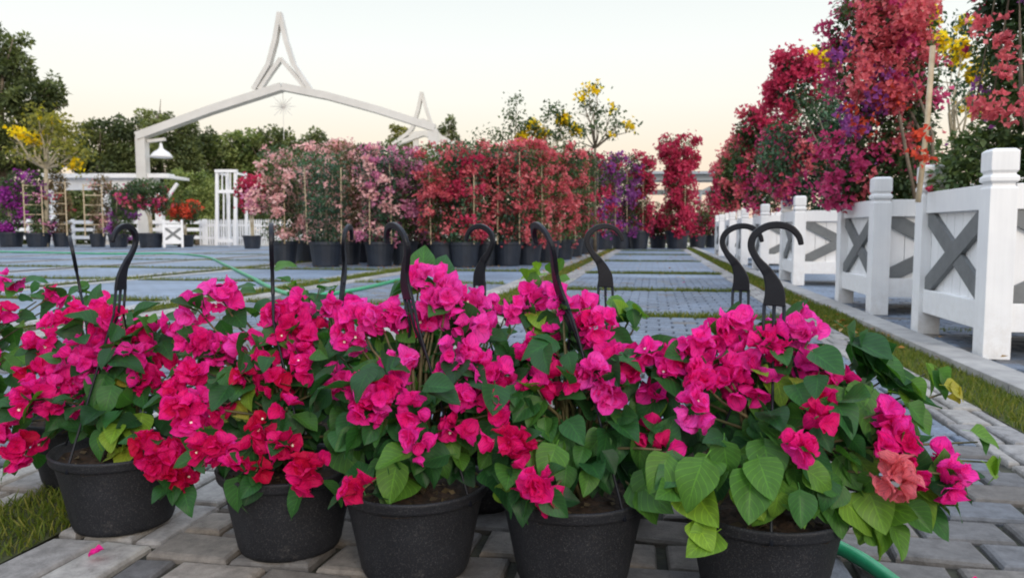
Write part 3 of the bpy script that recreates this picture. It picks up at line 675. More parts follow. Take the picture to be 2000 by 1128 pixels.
tree('broadleaf_tree', 'tall dark tree cut off by the left edge of the photo', 5, 38, [(0, 95, 0, 40, 35), (30, 130, 0, 36, 38), (-30, 150, 0, 50, 60), (55, 190, 0, 45, 40), (10, 230, 0, 60, 50), (92, 190, 0, 26, 30), (80, 250, 0, 40, 35), (20, 300, 0, 75, 40), (100, 300, 0, 45, 35)], 11000, .36, M['treeleaf'], tr=.4)
tree('broadleaf_tree', 'rounded dark tree left of the gate post', 225, 40, [(210, 255, 0, 35, 24), (240, 280, 0, 42, 36), (190, 300, 0, 36, 40), (265, 300, 0, 40, 45), (215, 330, 0, 70, 35)], 7000, .30, M['treeleaf'], tr=.3)
tree('broadleaf_tree', 'dark tree with bare twigs rising above the gate beam', 320, 42, [(300, 235, 0, 28, 18), (325, 260, 0, 40, 30), (360, 300, 0, 40, 45), (320, 320, 0, 50, 45), (290, 290, 0, 30, 40)], 6500, .30, M['treeleaf'], tr=.3)
for px, lab, a, b, tp, mt in ((400, 'mid green tree right of the hanging lamp', 350, 440, 262, 'treeleaf'), (465, 'bushy green tree behind the white trellis door', 425, 510, 248, 'treeleaf_light'), (515, 'green tree behind the starburst ornament rod', 490, 560, 258, 'treeleaf')):
    tree('broadleaf_tree', lab, px, 44, fuzzy(a, b, tp, 420, 4, 21), 7500, .30, M[mt], tr=.25)
tree('broadleaf_tree', 'green tree tops above the pale pink flower columns', 610, 44, fuzzy(560, 660, 258, 400, 5, 19), 6500, .28, M['treeleaf'], tr=.25)
tree('broadleaf_tree', 'small yellowish tree left of the white gazebo', 780, 50, [(782, 262, 0, 18, 15), (775, 280, 0, 16, 12), (795, 285, 0, 18, 15)], 1000, .28, M['olive'], tr=.12, limbs=4)
tree('broadleaf_tree', 'small green tree right of the white gazebo', 878, 50, [(880, 240, 0, 11, 12), (870, 262, 0, 14, 14), (886, 275, 0, 10, 14), (860, 258, 0, 9, 8)], 900, .25, M['treeleaf'], tr=.12, limbs=4)
tree('low_bush', 'dense climbing greenery hanging behind the lamp', 385, 33, fuzzy(345, 415, 330, 460, 4, 20), 5500, .2, M['olive'] if False else M['treeleaf_light'], tr=.1, cat='bush')
# yellow trumpet trees
def trumpet(label, px, Y, tips, leaf, fyel, bark='palebark', tr=.05, fork_py=330, nleaf=450, lsz=.1, fsz=.09, clump=.1, group='yellow flowering trees', blr=16):
    g = gx(px, Y); t = thing('trumpet_tree', label, 'tree', (g[0], g[1], 0), 0, group); k = Y / FPX
    fork = rel(t, px, fork_py, Y)
    MB().tube([(0, 0, -.02), (fork[0] * .5, 0, fork[2] * .5), fork], [tr, tr * .8, tr * .7], 8).build('trunk', M[bark], t, smooth=True)
    s = Scatter(); fl_ = Scatter(); anyf = False
    for (x, y, ly, yy) in tips:
        e = rel(t, x, y, Y + random.uniform(-.4, .4)); Lk = np.linalg.norm(e - fork); mid = fork + (e - fork) * np.array([.5, .5, .40]) + rng.normal(size=3) * .07 * Lk; mid2 = fork + (e - fork) * np.array([.85, .8, .72]) + rng.normal(size=3) * .06 * Lk
        m = MB(); m.tube([fork, mid, mid2, e], [tr * .5, tr * .35, tr * .22, tr * .1], 6)
        for _ in range(4): m.tube([mid2, mid2 + (e - mid2) * .5 + rng.normal(size=3) * .25 * k * 40], [tr * .16, tr * .05], 5)
        m.build('limb', M[bark], t, smooth=True)
        n = int(nleaf * ly); r = blr * k
        if n:
            p = e + rng.normal(size=(n, 3)) * np.array([r, r, r * .7]) * .8; s.add(SL, p, frames(rdirs(n), rdirs(n, .8)), rng.uniform(.6, 1.2, n) * lsz, rng.uniform(.1, .9, n))
        n = int(55 * yy)
        if n:
            anyf = True; p = e + rng.normal(size=(n, 3)) * clump; fl_.add(SF, p, frames_z(rdirs(n, .5)), rng.uniform(.7, 1.2, n) * fsz, rng.uniform(.3, 1, n))
    s.build('foliage', leaf, t)
    if anyf: fl_.build('flowers', M['f_yellow'], t, kind='stuff')
    return t
trumpet('spreading pale-branched tree with yellow blossom at far left', 90, 27, [(38, 262, .1, 1.3), (58, 268, .1, 1.1), (104, 238, 2.2, .15), (75, 228, 2.0, .1), (130, 256, 2.6, 0), (30, 295, .5, 0), (152, 295, 2.0, 0), (148, 322, .8, 1.3), (60, 300, .8, 0), (125, 285, 2.2, 0), (92, 262, 1.4, .1), (22, 257, .1, .3), (75, 275, .3, .3)], M['olive'], 1, tr=.10, fork_py=330, nleaf=90, lsz=.15, fsz=.11, clump=.10, blr=19)
trumpet('leafy potted tree with yellow flowers behind the red columns', 1050, 17, [(1040, 245, 1.2, 1), (1100, 235, 1.3, 1.6), (1080, 215, 1, 0), (1020, 270, .7, 2.2), (1125, 255, 1, .5), (1060, 262, 1, 1), (1090, 265, 1.2, 0), (1115, 285, .5, 0)], M['farleaf'], 1, tr=.03, fork_py=300, nleaf=150, lsz=.09, fsz=.075, clump=.07, blr=13)
trumpet('thin leafy tree with wispy top behind red flowers', 1005, 17, [(1008, 195, .6, 0), (1000, 225, 1, 0), (1015, 250, 1, 0), (985, 265, .8, 0), (960, 262, .5, 0), (930, 262, .25, 0), (1030, 285, .6, .6)], M['farleaf'], 1, bark='bark', tr=.03, fork_py=300, nleaf=110, lsz=.085, fsz=.07, clump=.06, blr=13)
trumpet('slender open tree with yellow buds standing tallest in the centre', 1162, 19, [(1135, 190, .4, .6), (1150, 178, .3, .3), (1165, 172, .5, .3), (1145, 205, 1, 0), (1165, 215, 1, 0), (1195, 215, .8, .2), (1205, 240, .9, 0), (1230, 245, .4, .5), (1170, 245, 1, 0), (1190, 262, .7, .1), (1140, 255, .8, 0), (1130, 275, .3, 0)], M['farleaf'], 1, bark='bark', tr=.045, fork_py=290, nleaf=75, lsz=.1, fsz=.085, clump=.08, blr=12)
trumpet('yellow-flowered tree behind the crimson third planter column', 1610, 10.5, [(1600, 120, .4, 3), (1612, 95, .8, 0), (1590, 118, .3, 1.5), (1620, 118, .5, 1.6), (1605, 170, 1, 0)], M['farleaf'], 1, tr=.03, fork_py=250, nleaf=130, lsz=.07, fsz=.06, clump=.06, blr=10)
trumpet('yellow-flowered tree showing between the two nearest planter plants', 1865, 6.6, [(1812, 30, .4, 2.6), (1835, 82, .4, 2), (1878, 100, .8, 3), (1908, 145, .8, 2.6), (1902, 205, .6, 2.8), (1890, 50, 1.2, .3), (1860, 130, .8, .2), (1935, 120, 1.4, 0), (1870, 180, 1, 0), (1925, 200, 1.2, 0)], M['farleaf_teal'], 1, tr=.025, fork_py=330, nleaf=110, lsz=.05, fsz=.045, clump=.04, blr=22)

# ================================================================== CENTRAL BLOCK OF POTTED COLUMNS
BLK = [  # px, Y, top_py, radius, pot r, flowers, leaf, label
 (556, 13.0, 292, .27, .23, [('f_pink', 520, 22)], 'farleaf', 'pale pink column leftmost in the front of the block'),
 (598, 14.2, 290, .27, .23, [('f_pink', 420, 22), ('f_mauve', 60, 5)], 'dryleaf', 'dusty pink column set back between the first two front pots'),
 (637, 12.3, 300, .31, .27, [('f_pink', 55, 9)], 'farleaf_teal', 'mostly green column with few pink flowers, big front pot'),
 (680, 13.1, 285, .26, .23, [('f_pink', 480, 24)], 'dryleaf', 'dry-looking pink column just right of the green one'),
 (708, 14.0, 290, .25, .22, [('f_mauve', 250, 14), ('f_pink', 300, 16)], 'farleaf', 'pink and mauve column squeezed behind the front row'),
 (742, 12.5, 296, .27, .25, [('f_mauve', 330, 16), ('f_pink', 350, 16)], 'farleaf_teal', 'mauve pink column with taller flower tuft on top'),
 (790, 12.9, 300, .27, .24, [('f_mauve', 620, 26), ('f_purple', 80, 5)], 'farleaf', 'bright mauve column left of the white gazebo post'),
 (826, 13.6, 310, .25, .22, [('f_mauve', 420, 18), ('f_pink', 150, 9)], 'dryleaf', 'thin mauve column beside the first coral red one'),
 (868, 12.3, 290, .27, .24, [('f_coral', 700, 28)], 'farleaf', 'coral red column where the block turns from pink to red'),
 (908, 12.1, 284, .26, .24, [('f_coral', 420, 20), ('f_crimson', 300, 14)], 'farleaf_teal', 'red column with pale stake showing, behind a hook'),
 (950, 12.7, 290, .26, .24, [('f_coral', 650, 26), ('f_crimson', 120, 6)], 'farleaf', 'coral column with two bare pale canes in front'),
 (992, 12.6, 290, .26, .24, [('f_coral', 600, 26)], 'farleaf_teal', 'coral column with green patches, behind pink basket flowers'),
 (1032, 13.0, 286, .27, .24, [('f_coral', 640, 26)], 'farleaf', 'coral column below the yellow-flowered tree'),
 (1068, 14.0, 290, .27, .24, [('f_coral', 760, 28)], 'farleaf', 'dense coral column left of the corner of the block'),
 (1098, 15.4, 294, .28, .25, [('f_coral', 800, 28)], 'farleaf', 'bright coral column at the right corner of the block'),
 (1118, 17.0, 302, .28, .25, [('f_coral', 400, 18), ('f_crimson', 300, 12)], 'farleaf', 'coral and crimson column receding along the lane'),
 (1136, 18.8, 304, .30, .25, [('f_crimson', 260, 14)], 'farleaf', 'dark green column with sparse crimson along the lane'),
 (1152, 20.8, 306, .32, .27, [('f_crimson', 320, 16), ('f_purple', 90, 6)], 'farleaf', 'dark crimson and green column farther along the lane'),
 (1180, 23.0, 308, .36, .3, [('f_purple', 420, 18), ('f_crimson', 120, 7)], 'farleaf', 'purple column at the far end behind the lane'),
 (1212, 23.8, 308, .38, .3, [('f_purple', 650, 20), ('f_magenta', 200, 9)], 'farleaf', 'brightest purple column at the far end of the block'),
 (1248, 24.2, 308, .31, .33, [('f_crimson', 750, 26)], 'farleaf', 'crimson column just right of the purple ones'),
 (1322, 24.3, 276, .40, .38, [('f_crimson', 2300, 70)], 'farleaf', 'tall lone crimson column standing in the gap of sky'),
]
for i, (px, tp) in enumerate(((620, 289), (665, 287), (725, 292), (770, 285), (850, 292), (890, 285), (930, 282), (1010, 288), (1050, 286))):
    c = 'f_pink' if px < 720 else 'f_mauve' if px < 840 else 'f_coral'
    BLK.append((px, 15.8 + (i % 3) * .6, tp, .30, .25, [(c, 520, 24)], 'farleaf', 'column of the second row, its top just showing behind %s' % (['far left', 'the green column', 'the mauve tuft', 'the mauve column', 'the gazebo post', 'the first coral columns', 'the paired canes', 'the wispy tree', 'the yellow tree'][i])))
for px, Y, tp, r, pr, fl_, lf, lab in BLK:
    g = gx(px, Y); t = thing('bougainvillea_column', lab, 'potted plant', g, random.uniform(0, 6), 'potted bougainvillea columns in the central block')
    top = at(px, tp, Y)[2]; ph = .40 if Y < 20 else .58
    nursery_pot(t, pr, ph); stakes(t, 3, r * .95, ph * .9, top * random.uniform(.75, .97), .009)
    MB().tube([(0, 0, ph * .9), (.03, .02, top * .5), (0, 0, top * .9)], [.02, .015, .008], 6).build('trunk', M['bark'], t)
    nl = 2900
    crown(t, column_blobs(r * 1.2, ph + .12, top - .12, 8), nl, .058 if Y < 15 else .075, M[lf], [(a, int(b * 2.0), int(c * 1.6)) for a, b, c in fl_] if Y > 20 else [(a, int(b * 2.6), int(c * 1.9)) for a, b, c in fl_], clump=.065 if Y < 20 else .11, fsize=.043 if Y < 20 else .072)
    if px == 556:
        b = [(-.45 * math.cos(a_) * 0 - .30, -.1, z, .22, .2, .14) for a_, z in ((0, .95), (0, 1.15))]; t.rotation_euler = (0, 0, 0)
        crown(t, b, 150, .06, M['farleaf'], [('f_pink', 260, 8), ('f_mauve', 90, 4)], name='foliage')
# low crimson shrubs at the far end
for px, Y, tp, r, lab in ((1235, 24.6, 400, .45, 'low crimson shrub in front of the purple column'), (1285, 25.2, 400, .42, 'low crimson shrub left of the tall crimson column'), (1362, 25.6, 392, .5, 'low crimson shrub right of the tall crimson column'), (1392, 26.2, 396, .45, 'low red shrub against the farthest planter')):
    g = gx(px, Y); t = thing('potted_shrub', lab, 'potted plant', g, 0, 'low crimson shrubs at the end of the lane')
    top = at(px, tp, Y)[2]; nursery_pot(t, .3, .42)
    crown(t, [(0, 0, top * .8, r * 1.05, r, top * .24), (r * .4, 0, top * .55, r * .8, r * .8, top * .25), (-r * .4, 0, top * .55, r * .8, r * .8, top * .25), (0, 0, top * .4, r * .7, r * .7, top * .2)], 1300, .08, M['farleaf'], [('f_crimson', 520, 20), ('f_magenta', 120, 6)], clump=.12, fsize=.075)
hd = thing('hedge', 'dark green hedge running behind the pots at the lane end', 'hedge', gx(1370, 28.5), 0)
crown(hd, [(x, 0, .55, .6, .45, .55) for x in np.arange(-4.5, 2.0, .6)], 5200, .1, M['treeleaf'], [('f_crimson', 160, 16)], clump=.1, fsize=.08, name='foliage')

# ================================================================== LEFT BACKGROUND ROW
def potted(name, label, px, Y, pr, ph, blobs, nleaf, lsz, lm, fls, trunk=True, frame=False, clump=.13, fsz=.085, grp='potted plants in the left background row'):
    g = gx(px, Y); t = thing(name, label, 'potted plant', g, 0, grp); nursery_pot(t, pr, ph)
    bb = []
    for bx, by, dy, rx, rz in blobs:
        c = rel(t, bx, by, Y + dy); k = (Y + dy) / FPX; bb.append((c[0], c[1], c[2], rx * k, rx * k * .9, rz * k))
    top = max(b[2] for b in bb)
    for k_ in range(2): MB().tube([(.04 * k_, 0, ph * .9), (.08 * (k_ - .5), 0, top * .5), (bb[0][0] * .7 + .1 * k_, 0, bb[0][2])], [.035, .028, .012], 6).build('trunk', M['palebark'], t)
    if frame:
        w_ = .32; fr = MB()
        for x in (-w_, w_): fr.tube([(x, -.22, ph * .8), (x, -.22, top)], .022, 6)
        for z in np.linspace(ph + .3, top - .05, 5): fr.tube([(-w_, -.22, z), (w_, -.22, z)], .018, 6)
        fr.build('trellis_frame', M['bamboo'], t)
    crown(t, bb, int(nleaf * 2.0), lsz, lm, [(a_, int(b_ * 1.2), c_) for a_, b_, c_ in fls], clump=clump, fsize=fsz)
    return t
potted('potted_shrub', 'bright violet bougainvillea in a black pot at the left edge', 22, 27, .42, .52, [(15, 375, 0, 24, 28), (20, 420, 0, 22, 30), (30, 350, 0, 16, 14), (10, 445, 0, 18, 14)], 1100, .1, M['farleaf'], [('f_violet', 700, 22)])
potted('bougainvillea_column', 'dark mauve and green column second from the left', 76, 27, .42, .5, [(72, 360, 0, 16, 24), (76, 400, 0, 18, 28), (80, 440, 0, 18, 20)], 1300, .1, M['farleaf'], [('f_purple', 130, 8), ('f_mauve', 60, 5)], frame=True)
potted('bougainvillea_column', 'brownish column on a pale square trellis, third from left', 122, 27.4, .32, .5, [(112, 355, 0, 18, 20), (122, 400, 0, 16, 30), (120, 440, 0, 16, 20)], 900, .1, M['dryleaf'], [('f_coral', 50, 4)], frame=True)
potted('bougainvillea_column', 'thin olive column on a pale trellis left of the mauve one', 192, 27, .28, .48, [(198, 360, 0, 16, 18), (195, 410, 0, 18, 30), (195, 440, 0, 14, 18)], 700, .1, M['dryleaf'], [('f_pink', 120, 7)], frame=True)
potted('bougainvillea_column', 'dusky plum column left of the green standard tree', 232, 26.5, .34, .46, [(228, 390, 0, 15, 30), (238, 430, 0, 20, 20), (232, 455, 0, 18, 15)], 900, .09, M['farleaf'], [('f_purple', 280, 12)])
potted('standard_bougainvillea', 'round green headed tree with pink tips in a dark pot', 295, 26, .42, .5, [(262, 385, 0, 26, 26), (300, 385, 0, 28, 28), (285, 365, 0, 36, 14), (318, 400, 0, 14, 18)], 2200, .09, M['farleaf'], [('f_coral', 130, 8), ('f_magenta', 110, 7)])
potted('standard_bougainvillea', 'orange red flowering bush behind the small planter', 362, 27.2, .32, .42, [(352, 405, 0, 20, 14), (372, 408, 0, 18, 14), (365, 425, 0, 20, 10)], 700, .09, M['farleaf'], [('f_orange', 420, 14)])
potted('standard_bougainvillea', 'flat-topped crimson tree in a round black pot by the door', 493, 24.6, .30, .42, [(490, 362, 0, 26, 11), (512, 366, -.2, 24, 13), (480, 384, 0, 16, 9), (503, 392, -.2, 26, 13)], 500, .085, M['farleaf'], [('f_crimson', 1100, 30)], fsz=.08)
copy_thing(P0, 'white_planter', 'small distant white planter with grey cross in left background', gx(339, 26.2), R(24), 'white wooden planters with grey cross in the background')

bgp = [o for o in bpy.data.objects if o.get('label', '').startswith('small distant white planter')][0]; bgp.scale = (.66, .66, 1)
hb = thing('hedge', 'dark green shrubbery filling the shade behind the pergola', 'hedge', gx(170, 36), 0)
crown(hb, [(x, 0, z, 1.1, .7, .9) for x in np.arange(-6.5, 7.5, 1.1) for z in (.5, 1.2, 1.9)] + [(x, .9, z, .8, .5, .6) for x in np.arange(-7, 8, .9) for z in (.5, 1.3, 2.1)], 24000, .26, M['treeleaf'], [], name='foliage', leafdroop=0)
# ================================================================== GATE, PERGOLA AND OTHER WHITE WORKS
GY = 31.0
def gpt(px, py, Y=GY): return at(px, py, Y)
ga = thing('gate_arch', 'large off-white pitched gate arch with open spire at its peak', 'gate', gx(552, GY))
gl = np.array(ga.location)
def member(pts, w, t, name, parent, loc, mat='gatewhite', Y=GY):
    m = MB()
    for i in range(len(pts) - 1):
        a = gpt(*pts[i], Y) - loc; b = gpt(*pts[i + 1], Y) - loc; d = (b - a) / np.linalg.norm(b - a)
        m.bar(a - d * w * .12, b + d * w * .12, w, t + .011 * i)
    return m.build(name, M[mat], parent)
kk = GY / FPX
member([(272, 266), (410, 216), (550, 171)], .30, .50, 'beam', ga, gl)
member([(555, 171), (640, 188), (735, 214), (848, 250)], .28, .46, 'beam', ga, gl)
member([(547, 27), (538, 80), (525, 128), (497, 176)], .17, .36, 'spire_leg', ga, gl)
member([(547, 27), (559, 80), (574, 126), (610, 180)], .17, .32, 'spire_leg', ga, gl)
member([(549, 116), (530, 142), (508, 175)], .16, .27, 'chevron', ga, gl); member([(549, 116), (572, 142), (600, 177)], .16, .24, 'chevron', ga, gl)
for px, lo in ((285, 'left'), (848, 'right')):
    a = gx(px, GY) - gl; MB().box((a[0], a[1], (gpt(px, 268)[2] if px < 500 else gpt(px, 254)[2]) / 2), (.38, .42, (gpt(px, 268)[2] if px < 500 else gpt(px, 254)[2]))).build('post', M['gatewhite'], ga, bevel=.01)
member([(290, 276), (322, 272)], .12, .16, 'bracket', ga, gl)
lp = gpt(315, 300); lm_ = thing('pendant_lamp', 'white bell-shaped lamp hanging from the gate arm', 'lamp', lp)
MB().lathe([(.02, .42), (.05, .40), (.07, .25), (.12, .17), (.30, .05), (.42, -.10), (.43, -.16), (.40, -.16), (.28, .02), (.0, .12)], 28).build('lamp_shade', M['white'], lm_, smooth=True)
MB().tube([(0, 0, .40), (0, 0, .60)], .02, 8).build('rod', M['gatewhite'], lm_)
st = gpt(553, 208); so = thing('starburst_ornament', 'thin rayed star ornament hanging below the gate peak', 'ornament', st)
for k in range(16):
    a = k * math.pi / 8; L_ = .52 if k % 2 == 0 else .34
    MB().tube([(0, 0, 0), (L_ * math.cos(a), 0, L_ * math.sin(a))], [.022, .008], 5).build('ray', M['gatewhite'], so)
MB().lathe([(0, -.07), (.06, -.03), (.07, .02), (0, .07)], 10).build('hub', M['gatewhite'], so)
MB().tube([(0, 0, gpt(553, 172)[2] - st[2]), (0, 0, -1.3)], .012, 5).build('rod', M['gatewhite'], so)
# gazebo behind
ZY = 46.0; gz = thing('gazebo', 'white gazebo roof with slim open spire behind the flowers', 'gazebo', gx(830, ZY)); zl = np.array(gz.location)
member([(824, 182), (817, 215), (806, 250), (796, 262), (768, 282)], .20, .5, 'spire_leg', gz, zl, Y=ZY)
member([(824, 182), (833, 215), (845, 250), (862, 268), (893, 284)], .20, .45, 'spire_leg', gz, zl, Y=ZY)
member([(814, 243), (826, 236), (842, 243)], .26, .38, 'cross_bar', gz, zl, Y=ZY)
member([(800, 264), (845, 260)], .34, .33, 'cross_bar', gz, zl, Y=ZY)
member([(768, 284), (828, 262), (893, 286)], .22, .6, 'eave', gz, zl, Y=ZY)
for px in (775, 814, 846, 886):
    a = gx(px, ZY) - zl; hgt = gpt(px, 280 if px not in (814, 846) else 262, ZY)[2]; MB().box((a[0], a[1], hgt / 2), (.3, .3, hgt)).build('post', M['gatewhite'], gz)
# pergola at left
PY_ = 32.5; pg = thing('pergola', 'long flat white pergola roof behind the left plants', 'pergola', gx(250, PY_)); pl = np.array(pg.location)
a = gpt(132, 350, PY_) - pl; b = gpt(352, 350, PY_) - pl; z0 = gpt(200, 374, PY_)[2]; z1 = gpt(200, 352, PY_)[2]; z2 = gpt(200, 344, PY_)[2]
MB().box(((a[0] + b[0]) / 2 - .1, -1.2, (z0 + z1) / 2), (b[0] - a[0] - .5, .16, z1 - z0)).build('fascia', M['white'], pg)
MB().box(((a[0] + b[0]) / 2, -1.2, (z1 + z2) / 2 + .002), (b[0] - a[0] + .3, .7, z2 - z1)).build('roof', M['white'], pg)
for px in (140, 240, 340):
    q = gx(px, PY_) - pl; MB().box((q[0], -1.2, z0 / 2), (.28, .28, z0)).build('post', M['white'], pg)
for px in (352, 360):
    q = gpt(px, 345, PY_) - pl; MB().box((q[0], -.6, z2 - .12), (.1, 2.0, .12)).build('rafter', M['white'], pg)
q = gpt(352, 362, PY_) - pl; MB().bar((q[0] - .15, -1.2, q[2] - .75), (q[0] + .4, -1.2, q[2]), .12, .12).build('brace', M['white'], pg)
# trellis door
DY = 27.5; dr = thing('trellis_door', 'tall white glazed door frame standing by the picket fence', 'door frame', gx(441, DY)); dl = np.array(dr.location)
def dbar(x0, y0, x1, y1, w_, t_, nm='frame'): return MB().bar(gpt(x0, y0, DY) - dl, gpt(x1, y1, DY) - dl, w_, t_).build(nm, M['white'], dr)
dbar(424, 479, 424, 333, .10, .10); dbar(460, 479, 460, 333, .10, .10, 'frame')
for x in (424, 460): MB().box((gpt(x, 400, DY)[0] - dl[0] + .12, .75, 1.35), (.09, .09, 2.7)).build('frame', M['white'], dr)
for x in (424, 460):
    q = gpt(x, 340, DY) - dl; MB().box((q[0] + .06, .37, 2.62), (.07, .66, .08)).build('rail', M['white'], dr)
top_ = dbar(421, 334, 463, 334, .10, .18, 'lintel'); dbar(427, 374, 457, 374, .12, .12, 'rail'); dbar(427, 470, 457, 470, .12, .11, 'rail')
for x in (434, 442, 450): dbar(x, 372, x, 337, .035, .05, 'glazing_bar')
for x in (437, 448): dbar(x, 468, x, 377, .04, .05, 'glazing_bar')
# picket fence
FY = 28.8; fn = thing('picket_fence', 'white picket fence running behind the left plants', 'fence', gx(460, FY)); fnl = np.array(fn.location)
for i in range(46):
    px = 392 + i * 4.6; q = gx(px, FY) - fnl; h_ = .95
    if px > 600: break
    MB().add([(q[0] - .028, -.012, .03), (q[0] + .028, -.012, .03), (q[0] + .028, -.012, h_), (q[0], -.012, h_ + .06), (q[0] - .028, -.012, h_), (q[0] - .028, .012, .03), (q[0] + .028, .012, .03), (q[0] + .028, .012, h_), (q[0], .012, h_ + .06), (q[0] - .028, .012, h_)],
             [(0, 1, 2, 3, 4), (9, 8, 7, 6, 5), (0, 5, 6, 1), (1, 6, 7, 2), (2, 7, 8, 3), (3, 8, 9, 4), (4, 9, 5, 0)]).build('picket', M['white'], fn)
for z in (.3, .78):
    a = gx(390, FY) - fnl; b = gx(602, FY) - fnl; MB().box(((a[0] + b[0]) / 2, .035, z), (b[0] - a[0], .045, .09)).build('rail', M['white'], fn)
rf = thing('rail_fence', 'white post and rail fence under the pergola', 'fence', gx(150, 31)); rl = np.array(rf.location)
a = gx(-40, 31) - rl; b = gx(400, 31) - rl
for z in (.30, .62, .92): MB().box(((a[0] + b[0]) / 2, 0, z), (b[0] - a[0], .05, .14)).build('rail', M['white'], rf)
for px in range(-30, 401, 43): q = gx(px, 31) - rl; MB().box((q[0], .08, .52), (.12, .1, 1.04)).build('post', M['white'], rf)

# elevated road far away
BY = 190.0; br = thing('elevated_road', 'distant grey elevated road crossing behind the lane end', 'bridge', gx(1340, BY)); bl_ = np.array(br.location)
for yy0, yy1, dy, nm in ((337, 342, 0, 'parapet'), (343, 353, 2, 'deck'), (369, 376, 8, 'lower_deck')):
    a = at(1150, yy0, BY); b = at(1560, yy1, BY); MB().box(((a[0] + b[0]) / 2 - bl_[0], dy, (a[2] + b[2]) / 2), (b[0] - a[0], 9, a[2] - b[2])).build(nm, M['bridge'], br)
for px in (1190, 1440, 1500):
    q = gx(px, BY) - bl_; zt = at(px, 353, BY)[2]; MB().box((q[0], 5, zt / 2), (1.3, 3, zt)).build('pier', M['bridge'], br)
MB().tube([(at(1365, 400, BY) - bl_), (at(1368, 376, BY) - bl_), (at(1385, 368, BY) - bl_), (at(1402, 376, BY) - bl_), (at(1405, 400, BY) - bl_)], .5, 6).build('arch', M['bridge'], br)

# ================================================================== FOREGROUND HANGING BASKETS
RIM, PHH = .126, .155
def hook_outline():
    P = [(0, -.012), (0, .012), (-.010, .038), (-.027, .060), (-.036, .080), (-.031, .098), (-.014, .110), (.005, .1125), (.022, .107), (.033, .095), (.037, .082)]
    W = [.034, .029, .017, .0112, .0108, .0112, .0114, .011, .0102, .009, .0075]
    # smooth by catmull
    pts, ws = [], []
    for i in range(len(P) - 1):
        p0, p1, p2, p3 = (np.array(P[max(0, min(len(P) - 1, i + d))]) for d in (-1, 0, 1, 2))
        for t in np.linspace(0, 1, 4, endpoint=False):
            pts.append(.5 * ((2 * p1) + (-p0 + p2) * t + (2 * p0 - 5 * p1 + 4 * p2 - p3) * t * t + (-p0 + 3 * p1 - 3 * p2 + p3) * t ** 3)); ws.append(W[i] + (W[i + 1] - W[i]) * t)
    pts.append(np.array(P[-1])); ws.append(W[-1]); return pts, ws
def hanger(root, phi, zf, lean=0.0, hx=0.0):
    pts, ws = hook_outline(); mb = MB(); vs = []; T_ = .0040
    for i, p in enumerate(pts):
        d = pts[min(i + 1, len(pts) - 1)] - pts[max(i - 1, 0)]; d /= np.linalg.norm(d); n = np.array([d[1], -d[0]])
        for s, th in ((-1, -T_), (1, -T_), (1, T_), (-1, T_)):
            q = p + n * s * ws[i] / 2; vs.append((q[0], th * (1.0 if i > 8 else .8), q[1]))
    k = len(pts); fs = [(i * 4 + j, i * 4 + (j + 1) % 4, i * 4 + 4 + (j + 1) % 4, i * 4 + 4 + j) for i in range(k - 1) for j in range(4)]
    fs += [(3, 2, 1, 0), tuple((k - 1) * 4 + j for j in range(4))]
    mb.add(vs, fs)
    # raised rib down the middle of the outer edge
    c, s = math.cos(phi), math.sin(phi); L_ = lean
    tr_ = lambda x, y, z: (hx + x * c - y * s + L_ * z, x * s + y * c, zf + z)
    mb.v = [tr_(*q) for q in mb.v]
    h = mb.build('hanger', M['hook'], root, bevel=.0018)
    for i, off in enumerate((-.0145, .0, .0145)):
        a = phi + math.pi + i * 2.094 + (0.55 if i != 1 else -1.54 + .55 * 0)
        ang = (phi + math.pi + .3, phi + math.pi / 2 * 3, phi - .2)[i]
        e = (RIM * .97 * math.cos(ang), RIM * .97 * math.sin(ang), PHH - .008)
        st_ = tr_(off, 0, -.010); b1 = tr_(off * 1.05, 0, -.06)
        mid = ((b1[0] * .55 + e[0] * .45), (b1[1] * .55 + e[1] * .45), b1[2] * .55 + e[2] * .45)
        MB().tube([st_, b1, mid, e, (e[0] * 1.03, e[1] * 1.03, e[2] - .012)], [.0030, .0024, .0022, .0024, .0035], 7).build('hanger_arm', M['hook'], h, smooth=True)
    return h
def basket_pot(root):
    r = RIM; h = PHH
    prof = [(0, .012), (r * .60, .010), (r * .66, 0), (r * .70, .002), (r * .735, .012), (r * .80, h * .35), (r * .875, h * .66), (r * .925, h * .84), (r * .935, h * .865),
            (r * .985, h * .875), (r * 1.0, h * .90), (r * 1.0, h * .955), (r * 1.015, h * .975), (r * .995, h), (r * .965, h * .99), (r * .93, h * .95), (r * .90, h * .80), (0, h * .80)]
    return MB().lathe(prof, 72, wob=.006).build('pot', M['pot'], root, smooth=True)
def soil_disc(root):
    mb = MB(); rings = 9; n = 30; vs = [(0, 0, PHH * .90)]
    for i in range(1, rings + 1):
        rr = RIM * .93 * i / rings
        for j in range(n):
            t = 2 * math.pi * j / n; vs.append((rr * math.cos(t), rr * math.sin(t), PHH * (.90 - .04 * (i / rings) ** 2) + random.uniform(-.005, .005)))
    fs = [(0, 1 + j, 1 + (j + 1) % n) for j in range(n)] + [(1 + i * n + j, 1 + (i + 1) * n + j, 1 + (i + 1) * n + (j + 1) % n, 1 + i * n + (j + 1) % n) for i in range(rings - 1) for j in range(n)]
    mb.add(vs, fs); mb.build('soil', M['soil'], root, smooth=True)
    d = Scatter(); n = 60; a = rng.uniform(0, 6.28, n); r_ = RIM * .86 * np.sqrt(rng.uniform(0, 1, n)); p = np.stack([r_ * np.cos(a), r_ * np.sin(a), np.full(n, PHH * .90 + .002)], 1)
    dd = rdirs(n); dd[:, 2] = abs(dd[:, 2]) * .25; d.add(SL, p, frames(dd, np.array([[0, 0, 1.]]) + rng.normal(size=(n, 3)) * .4), rng.uniform(.008, .026, n), rng.uniform(0, .8, n))
    d.build('dry_debris', M['dryleaf'], root, kind='stuff')

